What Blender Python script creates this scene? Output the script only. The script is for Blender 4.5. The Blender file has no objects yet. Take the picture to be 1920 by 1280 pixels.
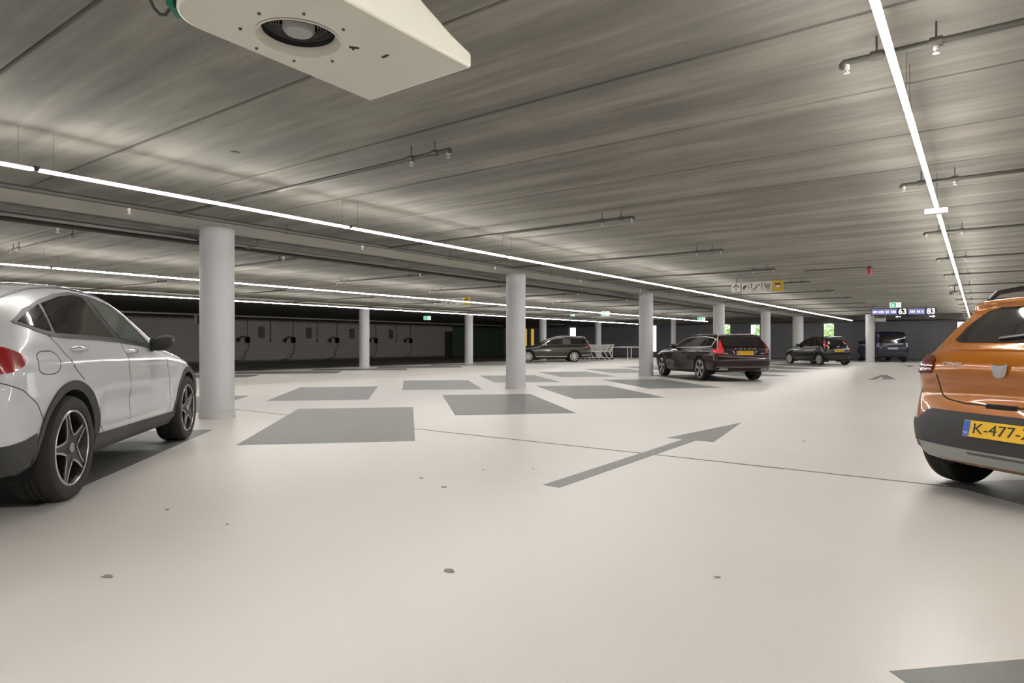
import bpy, bmesh, math, random
import numpy as np
from mathutils import Vector, Matrix
random.seed(7)
PI = math.pi

# ------------------------------------------------------------------ camera, world, exposure
SC = bpy.context.scene
COL = SC.collection
CAM_H = 1.08
YAW = 35.945            # degrees to the left of +Y
FPX, CXP, V0 = 1204.0, 960.0, 644.0
cd = bpy.data.cameras.new('camera')
cam = bpy.data.objects.new('camera', cd); COL.objects.link(cam)
cd.sensor_width = 36.0; cd.lens = 36.0 * FPX / 1920.0
cd.shift_y = (V0 - 640.0) / 1920.0
cd.clip_end = 300; cd.clip_start = 0.05
cam.location = (0, 0, CAM_H)
cam.rotation_euler = (math.radians(90), 0, math.radians(YAW))
SC.camera = cam
SC.view_settings.view_transform = 'Standard'
SC.view_settings.look = 'None'
SC.view_settings.gamma = 1.0
SC.view_settings.use_curve_mapping = False
SC.view_settings.exposure = 0.0
w = bpy.data.worlds.new('world'); SC.world = w; w.use_nodes = True
w.node_tree.nodes['Background'].inputs[0].default_value = (0.93, 0.97, 1.0, 1)
w.node_tree.nodes['Background'].inputs[1].default_value = 2.4
LAMP = 95.0             # emission of the LED diffusers
LAMP_COL = (1.0, 0.965, 0.92)
CEIL = 2.81
ROW_LIGHTS = [(-6.15, 1.94, 3.2, -3, 13), (-13.9, 4.62, 3.25, -4, 11), (-19.7, 7.66, 3.17, -5, 11), (-0.34, 1.14, 3.4, -2, 13), (7.2, 1.0, 3.3, -2, 13)]  # last row is out of view, added for bounce light
LAMP_Z = 2.48

# ------------------------------------------------------------------ helpers
def rgb(r, g, b):
    def c(v):
        v /= 255.0
        return v / 12.92 if v <= 0.04045 else ((v + 0.055) / 1.055) ** 2.4
    return (c(r), c(g), c(b), 1)

MATS = {}
def mat(name, col, rough=0.6, metal=0.0, coat=0.0, emit=None, strength=0.0, spec=0.5, noise=None, bump=None):
    """noise = (scale, amount); bump = (scale, strength)"""
    m = bpy.data.materials.new(name); m.use_nodes = True
    nt = m.node_tree; b = nt.nodes['Principled BSDF']
    b.inputs['Base Color'].default_value = col
    b.inputs['Roughness'].default_value = rough
    b.inputs['Metallic'].default_value = metal
    b.inputs['Specular IOR Level'].default_value = spec
    b.inputs['Coat Weight'].default_value = coat
    b.inputs['Coat Roughness'].default_value = 0.03
    if emit:
        b.inputs['Emission Color'].default_value = emit
        b.inputs['Emission Strength'].default_value = strength
    tc = nt.nodes.new('ShaderNodeTexCoord')
    if noise:
        n = nt.nodes.new('ShaderNodeTexNoise'); n.inputs['Scale'].default_value = noise[0]; n.inputs['Detail'].default_value = 4
        nt.links.new(tc.outputs['Object'], n.inputs['Vector'])
        mr = nt.nodes.new('ShaderNodeMapRange')
        mr.inputs['To Min'].default_value = 1 - noise[1]; mr.inputs['To Max'].default_value = 1 + noise[1]
        nt.links.new(n.outputs['Fac'], mr.inputs['Value'])
        vm = nt.nodes.new('ShaderNodeVectorMath'); vm.operation = 'SCALE'
        vm.inputs[0].default_value = col[:3]
        nt.links.new(mr.outputs[0], vm.inputs['Scale'])
        nt.links.new(vm.outputs[0], b.inputs['Base Color'])
    if bump:
        n = nt.nodes.new('ShaderNodeTexNoise'); n.inputs['Scale'].default_value = bump[0]; n.inputs['Detail'].default_value = 5
        nt.links.new(tc.outputs['Object'], n.inputs['Vector'])
        bp = nt.nodes.new('ShaderNodeBump'); bp.inputs['Strength'].default_value = bump[1]; bp.inputs['Distance'].default_value = 0.01
        nt.links.new(n.outputs['Fac'], bp.inputs['Height']); nt.links.new(bp.outputs[0], b.inputs['Normal'])
    MATS[name] = m
    return m

class MB:
    """collects vertices and faces, then links them as one mesh object"""
    def __init__(s): s.v = []; s.f = []; s.mi = []
    def add(s, vs, fs, mi=0):
        o = len(s.v); s.v += [tuple(p) for p in vs]; s.f += [tuple(i + o for i in f) for f in fs]; s.mi += [mi] * len(fs); return s
    def box(s, x0, x1, y0, y1, z0, z1, mi=0, M=None):
        vs = [(x, y, z) for x in (x0, x1) for y in (y0, y1) for z in (z0, z1)]
        if M: vs = [tuple(M @ Vector(p)) for p in vs]
        return s.add(vs, [(0, 1, 3, 2), (4, 6, 7, 5), (0, 4, 5, 1), (2, 3, 7, 6), (0, 2, 6, 4), (1, 5, 7, 3)], mi)
    def tube(s, pts, r, n=10, mi=0, cap=True):
        pts = [Vector(p) for p in pts]; rs = r if isinstance(r, (list, tuple)) else [r] * len(pts)
        up = Vector((0, 0, 1)); o = len(s.v); prev = None
        for i, p in enumerate(pts):
            d = (pts[min(i + 1, len(pts) - 1)] - pts[max(i - 1, 0)]).normalized()
            if prev is None:
                a = d.cross(up)
                if a.length < 0.05: a = d.cross(Vector((1, 0, 0)))
            else:
                a = prev - d * prev.dot(d)
                if a.length < 1e-4: a = d.cross(up)
            a.normalize(); prev = a; b = d.cross(a)
            for k in range(n):
                t = 2 * PI * k / n
                s.v.append(tuple(p + a * (rs[i] * math.cos(t)) + b * (rs[i] * math.sin(t))))
        for i in range(len(pts) - 1):
            for k in range(n):
                k2 = (k + 1) % n
                s.f.append((o + i * n + k, o + i * n + k2, o + (i + 1) * n + k2, o + (i + 1) * n + k)); s.mi.append(mi)
        if cap:
            s.f.append(tuple(o + k for k in reversed(range(n)))); s.mi.append(mi)
            s.f.append(tuple(o + (len(pts) - 1) * n + k for k in range(n))); s.mi.append(mi)
        return s
    def lathe(s, prof, n=48, axis='z', center=(0, 0, 0), mi=0):
        """prof: (radius, height) pairs"""
        o = len(s.v); m = len(prof)
        for k in range(n):
            t = 2 * PI * k / n; c, sn = math.cos(t), math.sin(t)
            for (r, hh) in prof:
                p = {'z': (r * c, r * sn, hh), 'y': (r * c, hh, r * sn), 'x': (hh, r * c, r * sn)}[axis]
                s.v.append(tuple(p[i] + center[i] for i in range(3)))
        for k in range(n):
            k2 = (k + 1) % n
            for j in range(m - 1):
                s.f.append((o + k * m + j, o + k2 * m + j, o + k2 * m + j + 1, o + k * m + j + 1)); s.mi.append(mi)
        return s
    def prism(s, poly, z0, z1, M=None, mi=0):
        n = len(poly)
        vs = [(p[0], p[1], z0) for p in poly] + [(p[0], p[1], z1) for p in poly]
        if M: vs = [tuple(M @ Vector(p)) for p in vs]
        return s.add(vs, [tuple(reversed(range(n))), tuple(range(n, 2 * n))] + [(i, (i + 1) % n, n + (i + 1) % n, n + i) for i in range(n)], mi)
    def mesh(s, name, mats, smooth=None, bevel=0.0):
        me = bpy.data.meshes.new(name); me.from_pydata(s.v, [], s.f)
        for m in (mats if isinstance(mats, (list, tuple)) else [mats]): me.materials.append(m)
        me.polygons.foreach_set('material_index', s.mi)
        bm = bmesh.new(); bm.from_mesh(me)
        bmesh.ops.remove_doubles(bm, verts=bm.verts, dist=1e-6)
        bmesh.ops.recalc_face_normals(bm, faces=bm.faces)
        bm.to_mesh(me); bm.free()
        if smooth: smooth_mesh(me, smooth)
        me.update(); return me
    def build(s, name, mats, parent=None, smooth=None, loc=None, rot=None, bevel=0.0):
        me = s.mesh(name, mats, smooth)
        return link(name, me, parent, loc, rot, bevel)

def smooth_mesh(me, deg):
    me.polygons.foreach_set('use_smooth', [True] * len(me.polygons))
    me.set_sharp_from_angle(angle=math.radians(deg))

def link(name, data, parent=None, loc=None, rot=None, bevel=0.0):
    o = bpy.data.objects.new(name, data); COL.objects.link(o)
    if parent: o.parent = parent
    if loc is not None: o.location = loc
    if rot is not None: o.rotation_euler = rot
    if bevel:
        m = o.modifiers.new('bevel', 'BEVEL'); m.width = bevel; m.segments = 2; m.limit_method = 'ANGLE'; m.harden_normals = False
    return o

def thing(name, label, cat, loc=(0, 0, 0), rotz=0.0, group=None):
    o = bpy.data.objects.new(name, None); COL.objects.link(o)
    o.empty_display_size = 0.1
    o.location = loc; o.rotation_euler = (0, 0, rotz)
    return tag(o, label, cat, group)
def tag(o, label, cat, group=None, kind=None):
    o['label'] = label; o['category'] = cat
    if group: o['group'] = group
    if kind: o['kind'] = kind
    return o
def struct(o): o['kind'] = 'structure'; return o
def copy_tree(o, parent=None):
    c = o.copy(); COL.objects.link(c); c.parent = parent
    for ch in list(o.children): copy_tree(ch, c)
    return c

def text_mb(txt, size, depth=0.002):
    """text as an MB in the XY plane, centred"""
    cu = bpy.data.curves.new('t', 'FONT'); cu.body = txt; cu.size = size; cu.extrude = depth; cu.align_x = 'CENTER'; cu.align_y = 'CENTER'
    cu.resolution_u = 3
    ob = bpy.data.objects.new('t', cu); COL.objects.link(ob)
    dg = bpy.context.evaluated_depsgraph_get()
    me = ob.evaluated_get(dg).to_mesh()
    mb = MB(); mb.add([tuple(v.co) for v in me.vertices], [tuple(p.vertices) for p in me.polygons])
    ob.evaluated_get(dg).to_mesh_clear()
    bpy.data.objects.remove(ob); bpy.data.curves.remove(cu)
    return mb
def xf(mb, M):
    mb.v = [tuple(M @ Vector(p)) for p in mb.v]; return mb
def frame(origin, ex, ey):
    ex = Vector(ex).normalized(); ey = Vector(ey); ey = (ey - ex * ey.dot(ex)).normalized(); ez = ex.cross(ey)
    M = Matrix.Identity(4)
    for i in range(3): M[i][0] = ex[i]; M[i][1] = ey[i]; M[i][2] = ez[i]; M[i][3] = origin[i]
    return M

ORD = ['nearest', 'second nearest', 'third nearest', 'fourth nearest', 'fifth nearest', 'sixth nearest', 'seventh nearest', 'eighth nearest', 'ninth nearest', 'tenth nearest', 'eleventh nearest', 'twelfth nearest', 'thirteenth nearest', 'fourteenth nearest', 'fifteenth nearest', 'sixteenth nearest', 'seventeenth nearest', 'eighteenth nearest', 'nineteenth nearest']

# ------------------------------------------------------------------ materials
def floor_material():
    m = bpy.data.materials.new('pale_floor_coating'); m.use_nodes = True; nt = m.node_tree; b = nt.nodes['Principled BSDF']
    tc = nt.nodes.new('ShaderNodeTexCoord')
    n1 = nt.nodes.new('ShaderNodeTexNoise'); n1.inputs['Scale'].default_value = 0.35; n1.inputs['Detail'].default_value = 5
    n2 = nt.nodes.new('ShaderNodeTexNoise'); n2.inputs['Scale'].default_value = 60; n2.inputs['Detail'].default_value = 3
    for n in (n1, n2): nt.links.new(tc.outputs['Object'], n.inputs['Vector'])
    r1 = nt.nodes.new('ShaderNodeValToRGB')
    r1.color_ramp.elements[0].position = 0.3; r1.color_ramp.elements[0].color = (0.65, 0.625, 0.59, 1)
    r1.color_ramp.elements[1].position = 0.7; r1.color_ramp.elements[1].color = (0.74, 0.71, 0.675, 1)
    nt.links.new(n1.outputs['Fac'], r1.inputs['Fac']); nt.links.new(r1.outputs['Color'], b.inputs['Base Color'])
    mr = nt.nodes.new('ShaderNodeMapRange'); mr.inputs['To Min'].default_value = 0.28; mr.inputs['To Max'].default_value = 0.42
    nt.links.new(n1.outputs['Fac'], mr.inputs['Value']); nt.links.new(mr.outputs[0], b.inputs['Roughness'])
    bp = nt.nodes.new('ShaderNodeBump'); bp.inputs['Strength'].default_value = 0.12; bp.inputs['Distance'].default_value = 0.004
    nt.links.new(n2.outputs['Fac'], bp.inputs['Height']); nt.links.new(bp.outputs[0], b.inputs['Normal'])
    return m
def concrete_streaks(name, c0, c1, c2, axis='x'):
    """formwork-streaked concrete, the streaks run along x"""
    m = bpy.data.materials.new(name); m.use_nodes = True; nt = m.node_tree; b = nt.nodes['Principled BSDF']
    b.inputs['Roughness'].default_value = 0.85
    tc = nt.nodes.new('ShaderNodeTexCoord'); mp = nt.nodes.new('ShaderNodeMapping')
    mp.inputs['Scale'].default_value = (0.22, 2.0, 1)
    nt.links.new(tc.outputs['Object'], mp.inputs['Vector'])
    n1 = nt.nodes.new('ShaderNodeTexNoise'); n1.inputs['Scale'].default_value = 1.5; n1.inputs['Detail'].default_value = 6; n1.inputs['Roughness'].default_value = 0.55
    n1.inputs['Distortion'].default_value = 0.1
    nt.links.new(mp.outputs[0], n1.inputs['Vector'])
    mp2 = nt.nodes.new('ShaderNodeMapping'); mp2.inputs['Scale'].default_value = (0.8, 9, 1)
    nt.links.new(tc.outputs['Object'], mp2.inputs['Vector'])
    n2 = nt.nodes.new('ShaderNodeTexNoise'); n2.inputs['Scale'].default_value = 1.6; n2.inputs['Detail'].default_value = 5
    nt.links.new(mp2.outputs[0], n2.inputs['Vector'])
    n3 = nt.nodes.new('ShaderNodeTexNoise'); n3.inputs['Scale'].default_value = 1.1; n3.inputs['Detail'].default_value = 3
    nt.links.new(tc.outputs['Object'], n3.inputs['Vector'])
    mx = nt.nodes.new('ShaderNodeMath'); mx.operation = 'MULTIPLY_ADD'; mx.inputs[1].default_value = 0.35
    nt.links.new(n2.outputs['Fac'], mx.inputs[0]); nt.links.new(n1.outputs['Fac'], mx.inputs[2])
    mx2 = nt.nodes.new('ShaderNodeMath'); mx2.operation = 'MULTIPLY_ADD'; mx2.inputs[1].default_value = 0.35
    nt.links.new(n3.outputs['Fac'], mx2.inputs[0]); nt.links.new(mx.outputs[0], mx2.inputs[2])
    r = nt.nodes.new('ShaderNodeValToRGB'); e = r.color_ramp.elements
    e[0].position = 0.66; e[0].color = c0; e[1].position = 1.04; e[1].color = c2
    k = e.new(0.85); k.color = c1
    nt.links.new(mx2.outputs[0], r.inputs['Fac']); nt.links.new(r.outputs['Color'], b.inputs['Base Color'])
    bp = nt.nodes.new('ShaderNodeBump'); bp.inputs['Strength'].default_value = 0.12; bp.inputs['Distance'].default_value = 0.01
    nt.links.new(mx.outputs[0], bp.inputs['Height']); nt.links.new(bp.outputs[0], b.inputs['Normal'])
    return m
def brick_material(name, c1, c2, mortar, sx=1.0):
    m = bpy.data.materials.new(name); m.use_nodes = True; nt = m.node_tree; b = nt.nodes['Principled BSDF']
    b.inputs['Roughness'].default_value = 0.85
    tc = nt.nodes.new('ShaderNodeTexCoord'); br = nt.nodes.new('ShaderNodeTexBrick')
    br.inputs['Color1'].default_value = c1; br.inputs['Color2'].default_value = c2; br.inputs['Mortar'].default_value = mortar
    br.inputs['Scale'].default_value = 1.0; br.inputs['Brick Width'].default_value = 0.44; br.inputs['Row Height'].default_value = 0.2
    br.inputs['Mortar Size'].default_value = 0.008
    nt.links.new(tc.outputs['UV'], br.inputs['Vector'])
    nt.links.new(br.outputs['Color'], b.inputs['Base Color'])
    bp = nt.nodes.new('ShaderNodeBump'); bp.inputs['Strength'].default_value = 0.3; bp.inputs['Distance'].default_value = 0.01
    nt.links.new(br.outputs['Fac'], bp.inputs['Height']); bp.invert = True; nt.links.new(bp.outputs[0], b.inputs['Normal'])
    return m
M_floor = floor_material()
M_ceil = concrete_streaks('streaked_concrete', (0.142, 0.136, 0.117, 1), (0.200, 0.190, 0.165, 1), (0.265, 0.252, 0.218, 1))
M_ceil_dark = concrete_streaks('dark_soffit', (0.055, 0.050, 0.042, 1), (0.07, 0.064, 0.054, 1), (0.09, 0.082, 0.07, 1))  # ceiling over the charging strip darkened through its albedo, dropped trims too
M_beam = mat('pale_concrete', (0.50, 0.485, 0.43, 1), 0.8, noise=(2.0, 0.12), bump=(30, 0.2))
M_column = mat('column_paint', (0.50, 0.50, 0.515, 1), 0.55, noise=(1.3, 0.05), bump=(25, 0.15))
M_col_base = mat('column_foot_paint', (0.50, 0.49, 0.47, 1), 0.6, noise=(6, 0.1))
M_mark = mat('grey_bay_paint', (0.175, 0.18, 0.17, 1), 0.42, noise=(9, 0.18), bump=(80, 0.2))
M_mark_dark = mat('dark_bay_mark', (0.07, 0.072, 0.06, 1), 0.6, noise=(7, 0.25))  # bay marks given a darker base colour in the charging strip
M_floor_dark = mat('dark_floor', (0.15, 0.148, 0.12, 1), 0.6, noise=(1.3, 0.3))  # the charging strip's darkness is put into its base colour
M_joint = mat('joint_sealant', (0.085, 0.08, 0.07, 1), 0.8, noise=(20, 0.3))
M_wall_grey = brick_material('grey_blockwork', (0.22, 0.22, 0.24, 1), (0.24, 0.24, 0.26, 1), (0.18, 0.18, 0.19, 1))
M_wall_left = brick_material('brown_grey_blockwork', (0.33, 0.295, 0.28, 1), (0.36, 0.325, 0.31, 1), (0.27, 0.245, 0.23, 1))
M_wall_green = mat('dark_green_wall', (0.05, 0.085, 0.055, 1), 0.8)
M_door = mat('dark_door', (0.02, 0.025, 0.022, 1), 0.5)
M_white = mat('white_enamel', (0.78, 0.76, 0.70, 1), 0.35)
M_fanwhite = mat('cream_sheet_metal', (0.80, 0.775, 0.68, 1), 0.32, noise=(2.5, 0.05))
M_sprk = mat('sprinkler_white', (0.5, 0.49, 0.45, 1), 0.4)
M_black = mat('black_plastic', (0.012, 0.012, 0.012, 1), 0.45)
M_darkgrey = mat('dark_grey_plastic', (0.035, 0.035, 0.037, 1), 0.55, bump=(200, 0.1))
M_pipe = mat('galvanised_pipe', (0.10, 0.096, 0.085, 1), 0.5, metal=0.3)
M_lightpipe = mat('pale_pipe', (0.4, 0.39, 0.36, 1), 0.5, metal=0.2)
M_hang = mat('steel_rod', (0.12, 0.115, 0.105, 1), 0.5, metal=0.6)
M_chrome = mat('chrome', (0.75, 0.75, 0.76, 1), 0.12, metal=1.0)
M_alu = mat('machined_alloy', (0.62, 0.60, 0.58, 1), 0.28, metal=0.9)
M_silver = mat('silver_alloy', (0.36, 0.355, 0.345, 1), 0.35, metal=0.7)
M_bright = mat('bright_alloy', (0.70, 0.69, 0.67, 1), 0.35, metal=0.2)
M_rimdark = mat('dark_alloy', (0.035, 0.03, 0.028, 1), 0.35, metal=0.5)
M_tyre = mat('tyre_rubber', (0.022, 0.020, 0.016, 1), 0.75, bump=(120, 0.25), noise=(5, 0.25))
M_glass_dark = mat('privacy_glass', (0.018, 0.016, 0.015, 1), 0.06, spec=0.6)
M_glass_green = mat('green_tinted_glass', (0.075, 0.09, 0.08, 1), 0.06, spec=0.6)
M_red = mat('red_lens', (0.30, 0.004, 0.008, 1), 0.12, coat=1.0)
M_reddark = mat('dark_red_lens', (0.12, 0.006, 0.008, 1), 0.12, coat=1.0)
M_redlit = mat('lit_red_lens', (0.45, 0.01, 0.015, 1), 0.2, coat=1.0, emit=(1.0, 0.05, 0.06, 1), strength=0.18)
M_yellow = mat('plate_yellow', (0.80, 0.47, 0.0, 1), 0.4)
M_blue = mat('plate_blue', (0.02, 0.10, 0.50, 1), 0.4)
M_ink = mat('black_ink', (0.01, 0.01, 0.01, 1), 0.5)
M_seam = mat('shut_line', (0.05, 0.05, 0.05, 1), 0.6)
M_under = mat('underbody', (0.008, 0.008, 0.008, 1), 0.9)
M_lamp = mat('led_diffuser', (0.9, 0.9, 0.9, 1), 0.5, emit=LAMP_COL + (1,), strength=LAMP)
M_housing = mat('lamp_housing', (0.6, 0.6, 0.6, 1), 0.4)
M_green = mat('green_label', (0.0, 0.16, 0.08, 1), 0.4)
M_signwhite = mat('sign_white', (0.62, 0.60, 0.57, 1), 0.5)
M_signyellow = mat('sign_yellow', (0.55, 0.36, 0.01, 1), 0.5)
M_signdark = mat('sign_brown', (0.06, 0.05, 0.035, 1), 0.5)
M_signred = mat('sign_red', (0.35, 0.03, 0.02, 1), 0.5)
M_exit = mat('lit_exit_sign', (0.6, 0.7, 0.65, 1), 0.4, emit=(0.75, 1.0, 0.88, 1), strength=0.9)
M_exitgreen = mat('lit_exit_green', (0.0, 0.25, 0.12, 1), 0.4, emit=(0.0, 0.45, 0.22, 1), strength=0.8)
M_wiremetal = mat('zinc_wire', (0.6, 0.6, 0.58, 1), 0.4, metal=0.3)
M_rail = mat('rail_steel', (0.6, 0.59, 0.56, 1), 0.4, metal=0.3)
M_leaf = mat('leaf_green', (0.50, 0.72, 0.22, 1), 0.6, noise=(6, 0.4))
M_scuff = mat('scuff_brown', (0.30, 0.27, 0.225, 1), 0.8, noise=(90, 0.5))
M_yellowlit = mat('lit_yellow_glass', (0.5, 0.35, 0.1, 1), 0.4, emit=(1.0, 0.62, 0.10, 1), strength=0.55)
M_frame = mat('window_frame_grey', (0.12, 0.12, 0.13, 1), 0.5)
M_wglass = bpy.data.materials.new('window_glass'); M_wglass.use_nodes = True
_b = M_wglass.node_tree.nodes['Principled BSDF']; _b.inputs['Transmission Weight'].default_value = 1.0; _b.inputs['Roughness'].default_value = 0.0; _b.inputs['IOR'].default_value = 1.05
M_disp = mat('display_panel_blue', (0.06, 0.06, 0.14, 1), 0.4, emit=(0.30, 0.33, 0.62, 1), strength=0.55)
M_dispblack = mat('display_black', (0.015, 0.015, 0.02, 1), 0.4)
M_led = mat('white_led_digits', (0.9, 0.9, 0.9, 1), 0.4, emit=(1.0, 0.97, 1.0, 1), strength=2.2)
M_led_dim = mat('pale_led_glyphs', (0.7, 0.7, 0.9, 1), 0.4, emit=(0.75, 0.72, 1.0, 1), strength=1.0)
M_redbox = mat('alarm_red', (0.35, 0.015, 0.015, 1), 0.35)
M_panel = mat('grey_panel', (0.085, 0.08, 0.075, 1), 0.6)

# ------------------------------------------------------------------ room
X0, X1, Y0, Y1 = -35.7, 12.0, -9.0, 47.9
WK = 47.9 / 46.5
def wall_uv(me, ax):
    uv = me.uv_layers.new(name='UVMap')
    for lp in me.loops:
        c = me.vertices[lp.vertex_index].co; uv.data[lp.index].uv = (c[ax], c[2])
b = MB(); b.box(-23.4, X1 + .3, Y0 - .3, Y1 + .3, -0.2, 0); fl = b.build('floor', M_floor); struct(fl)
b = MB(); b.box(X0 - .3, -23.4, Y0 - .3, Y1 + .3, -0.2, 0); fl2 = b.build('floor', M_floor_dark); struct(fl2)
# concrete planks: 1.2 m wide strips with V joints between them
b = MB(); yy = 1.40 - 1.203 * 9; gw = 0.016
ys = []
while yy < Y1 + 1.2: ys.append(yy); yy += 1.203
prof = []
for y in ys: prof += [(y - gw, CEIL), (y - 0.006, CEIL + 0.03), (y + 0.006, CEIL + 0.03), (y + gw, CEIL)]
xa, xb = -23.4, X1 + .3
vs = []; fs = []
for (y, z) in prof: vs += [(xa, y, z), (xb, y, z)]
n = len(prof)
for i in range(n - 1): fs.append((2 * i, 2 * i + 1, 2 * i + 3, 2 * i + 2))
o = len(vs); vs += [(xa, prof[0][0], CEIL + .25), (xb, prof[0][0], CEIL + .25), (xa, prof[-1][0], CEIL + .25), (xb, prof[-1][0], CEIL + .25)]
fs += [(o, o + 2, o + 3, o + 1), (0, o, o + 1, 1), (2 * n - 2, 2 * n - 1, o + 3, o + 2)]
b.add(vs, fs); struct(b.build('ceiling', M_ceil))
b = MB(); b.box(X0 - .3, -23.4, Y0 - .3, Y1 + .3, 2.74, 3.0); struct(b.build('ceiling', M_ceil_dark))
# flush concrete beam bands over the column rows
for xc, wdt in ((-8.98, 0.92), (-22.86, 0.92)):
    b = MB(); b.box(xc - wdt / 2, xc + wdt / 2, Y0, Y1, CEIL - 0.035, CEIL + 0.01); struct(b.build('trim_1', M_beam, bevel=0.008))
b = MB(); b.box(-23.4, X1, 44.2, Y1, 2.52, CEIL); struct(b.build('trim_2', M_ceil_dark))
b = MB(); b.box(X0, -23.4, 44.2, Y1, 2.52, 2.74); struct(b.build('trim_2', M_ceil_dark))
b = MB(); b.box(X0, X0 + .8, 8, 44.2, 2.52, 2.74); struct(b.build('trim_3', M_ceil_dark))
# walls
def wall(name, x0, x1, y0, y1, z0, z1, m, ax):
    b = MB(); b.box(x0, x1, y0, y1, z0, z1); o = b.build(name, m); wall_uv(o.data, ax); struct(o); return o
DY0, DY1 = 39.75, 40.75
b = MB(); b.box(X0 - .3, X0, Y0 - .3, DY0, 0, 3.0); b.box(X0 - .3, X0, DY0, DY1, 2.1, 3.0)
o = b.build('wall_left', M_wall_left); wall_uv(o.data, 1); struct(o)
b = MB(); b.box(X0 - .3, X0, DY1, Y1 + .3, 0, 3.0); o = b.build('wall_left', M_wall_green); struct(o)
b = MB(); b.box(X0 - .2, X0 - .05, DY0, DY1, 0, 2.1); d = b.build('door_1', M_door); struct(d)
b = MB(); b.tube([(X0 - .05, DY0 + .12, 1.05), (X0 + .02, DY0 + .12, 1.05), (X0 + .02, DY0 + .25, 1.05)], 0.012); b.build('door_handle', M_chrome, d)
wall('wall_right', X1, X1 + .3, Y0 - .3, Y1 + .3, 0, 3.0, M_wall_grey, 1)
wall('wall_near', X0, X1, Y0 - .3, Y0, 0, 3.0, M_wall_grey, 0)
WINS = [(-27.85, -27.15, 0.95, 2.45), (-20.95, -20.0, 0.42, 2.52), (-15.0, -14.35, 1.35, 2.5), (-13.0, -12.3, 1.3, 2.45), (-8.3, -7.6, 1.15, 2.45), (-1.02, 0.35, 0.95, 2.42)]
YELS = [(-32.55, -32.1, 0.85, 2.42), (-31.75, -31.35, 0.85, 2.42)]
WINS = [(a * WK, c_ * WK, CAM_H + (p - CAM_H) * WK, CAM_H + (q - CAM_H) * WK) for a, c_, p, q in WINS]; YELS = [(a * WK, c_ * WK, CAM_H + (p - CAM_H) * WK, CAM_H + (q - CAM_H) * WK) for a, c_, p, q in YELS]
holes = sorted(WINS + YELS)
b = MB(); xp = X0
for (a, c, z0, z1) in holes:
    b.box(xp, a, Y1, Y1 + .3, 0, 3.0); b.box(a, c, Y1, Y1 + .3, 0, z0); b.box(a, c, Y1, Y1 + .3, z1, 3.0); xp = c
b.box(xp, X1, Y1, Y1 + .3, 0, 3.0)
o = b.build('wall_far', M_wall_grey); wall_uv(o.data, 0); struct(o)
wi = 1
for (a, c, z0, z1) in WINS + YELS:
    yel = (a, c, z0, z1) in YELS
    b = MB(); t = 0.045
    b.box(a, c, Y1 + .08, Y1 + .14, z0, z0 + t); b.box(a, c, Y1 + .08, Y1 + .14, z1 - t, z1)
    b.box(a, a + t, Y1 + .08, Y1 + .14, z0 + t, z1 - t); b.box(c - t, c, Y1 + .08, Y1 + .14, z0 + t, z1 - t)
    if a > -2: b.box((a + c) / 2 - .02, (a + c) / 2 + .02, Y1 + .08, Y1 + .14, z0 + t, z1 - t); b.box(a + t, c - t, Y1 + .08, Y1 + .14, 1.9, 1.95)
    fr = b.build('window_%d' % wi, M_frame); struct(fr)
    b = MB(); b.box(a + t, c - t, Y1 + .10, Y1 + .115, z0 + t, z1 - t); b.build('glass_pane', M_yellowlit if yel else M_wglass, fr)
    wi += 1
# skirting along the far and left walls
b = MB(); b.box(X0 + .02, X1, Y1 - .02, Y1, 0, .09); struct(b.build('baseboard_far', M_frame))
b = MB(); b.box(X0, X0 + .02, Y0, DY0, 0, .09); struct(b.build('baseboard_left', M_frame))
# sealed joints in the floor
b = MB(); rr = random.Random(3); xs = np.arange(-23.3, 11.8, 0.12); up = []; dn = []
for x in xs:
    j = rr.uniform(-.004, .004); up.append((x, 5.87 + .016 + j, .0012)); dn.append((x, 5.87 - .016 + j + rr.uniform(-.003, .003), .0012))
vs = up + dn; k = len(up); b.add(vs, [(i, i + 1, k + i + 1, k + i) for i in range(k - 1)]); struct(b.build('trim_4', M_joint))
b = MB(); b.add([(-15.62, 5.9, .0012), (-15.59, 5.9, .0012), (-15.59, 44, .0012), (-15.62, 44, .0012)], [(0, 1, 2, 3)]); struct(b.build('trim_5', M_joint))

# ------------------------------------------------------------------ columns
def column_meshes(r, top):
    b = MB(); b.lathe([(0, 0), (r + .012, 0), (r + .012, .10), (r, .105)], 48, mi=1); b.lathe([(r, .105), (r, top), (0, top)], 48)
    return b.mesh('column', [M_column, M_col_base], smooth=40)
cm = column_meshes(0.235, CEIL - .035); cm2 = column_meshes(0.235, 2.735); cm3 = column_meshes(0.31, CEIL - .035); cm4 = column_meshes(0.17, CEIL)
colnames = ['beside the front of the white car', 'in the middle of the hall, between the white car and the brown estate car', 'at the nose of the dark brown estate car', 'rising behind the roof of the brown estate car', 'behind the tailgate of the brown estate car', 'behind the small black hatchback']
for k in range(6):
    o = link('concrete_column', cm3 if k == 5 else cm, loc=(-9.0, 5.07 + 7.5 * k, 0))
    tag(o, 'round light grey column ' + colnames[k], 'column', 'round columns of the main row')
for k, lab in enumerate(['left of the far row, in front of the chargers', 'of the far row, in front of the green wall', 'behind the bonnet of the parked black estate car', 'behind the shopping trolleys']):
    o = link('concrete_column', cm2, loc=(-22.86, 19.94 + 7.5 * k, 0))
    tag(o, 'round light grey column ' + lab, 'column', 'round columns of the far row')
o = link('concrete_column', cm, loc=(-5.05, 42.4, 0)); tag(o, 'round grey column standing in front of the dark blue van', 'column')
o = link('concrete_column', cm4, loc=(-17.3, 43.2, 0)); tag(o, 'thin distant column seen above the bonnet of the brown estate car', 'column')

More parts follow.
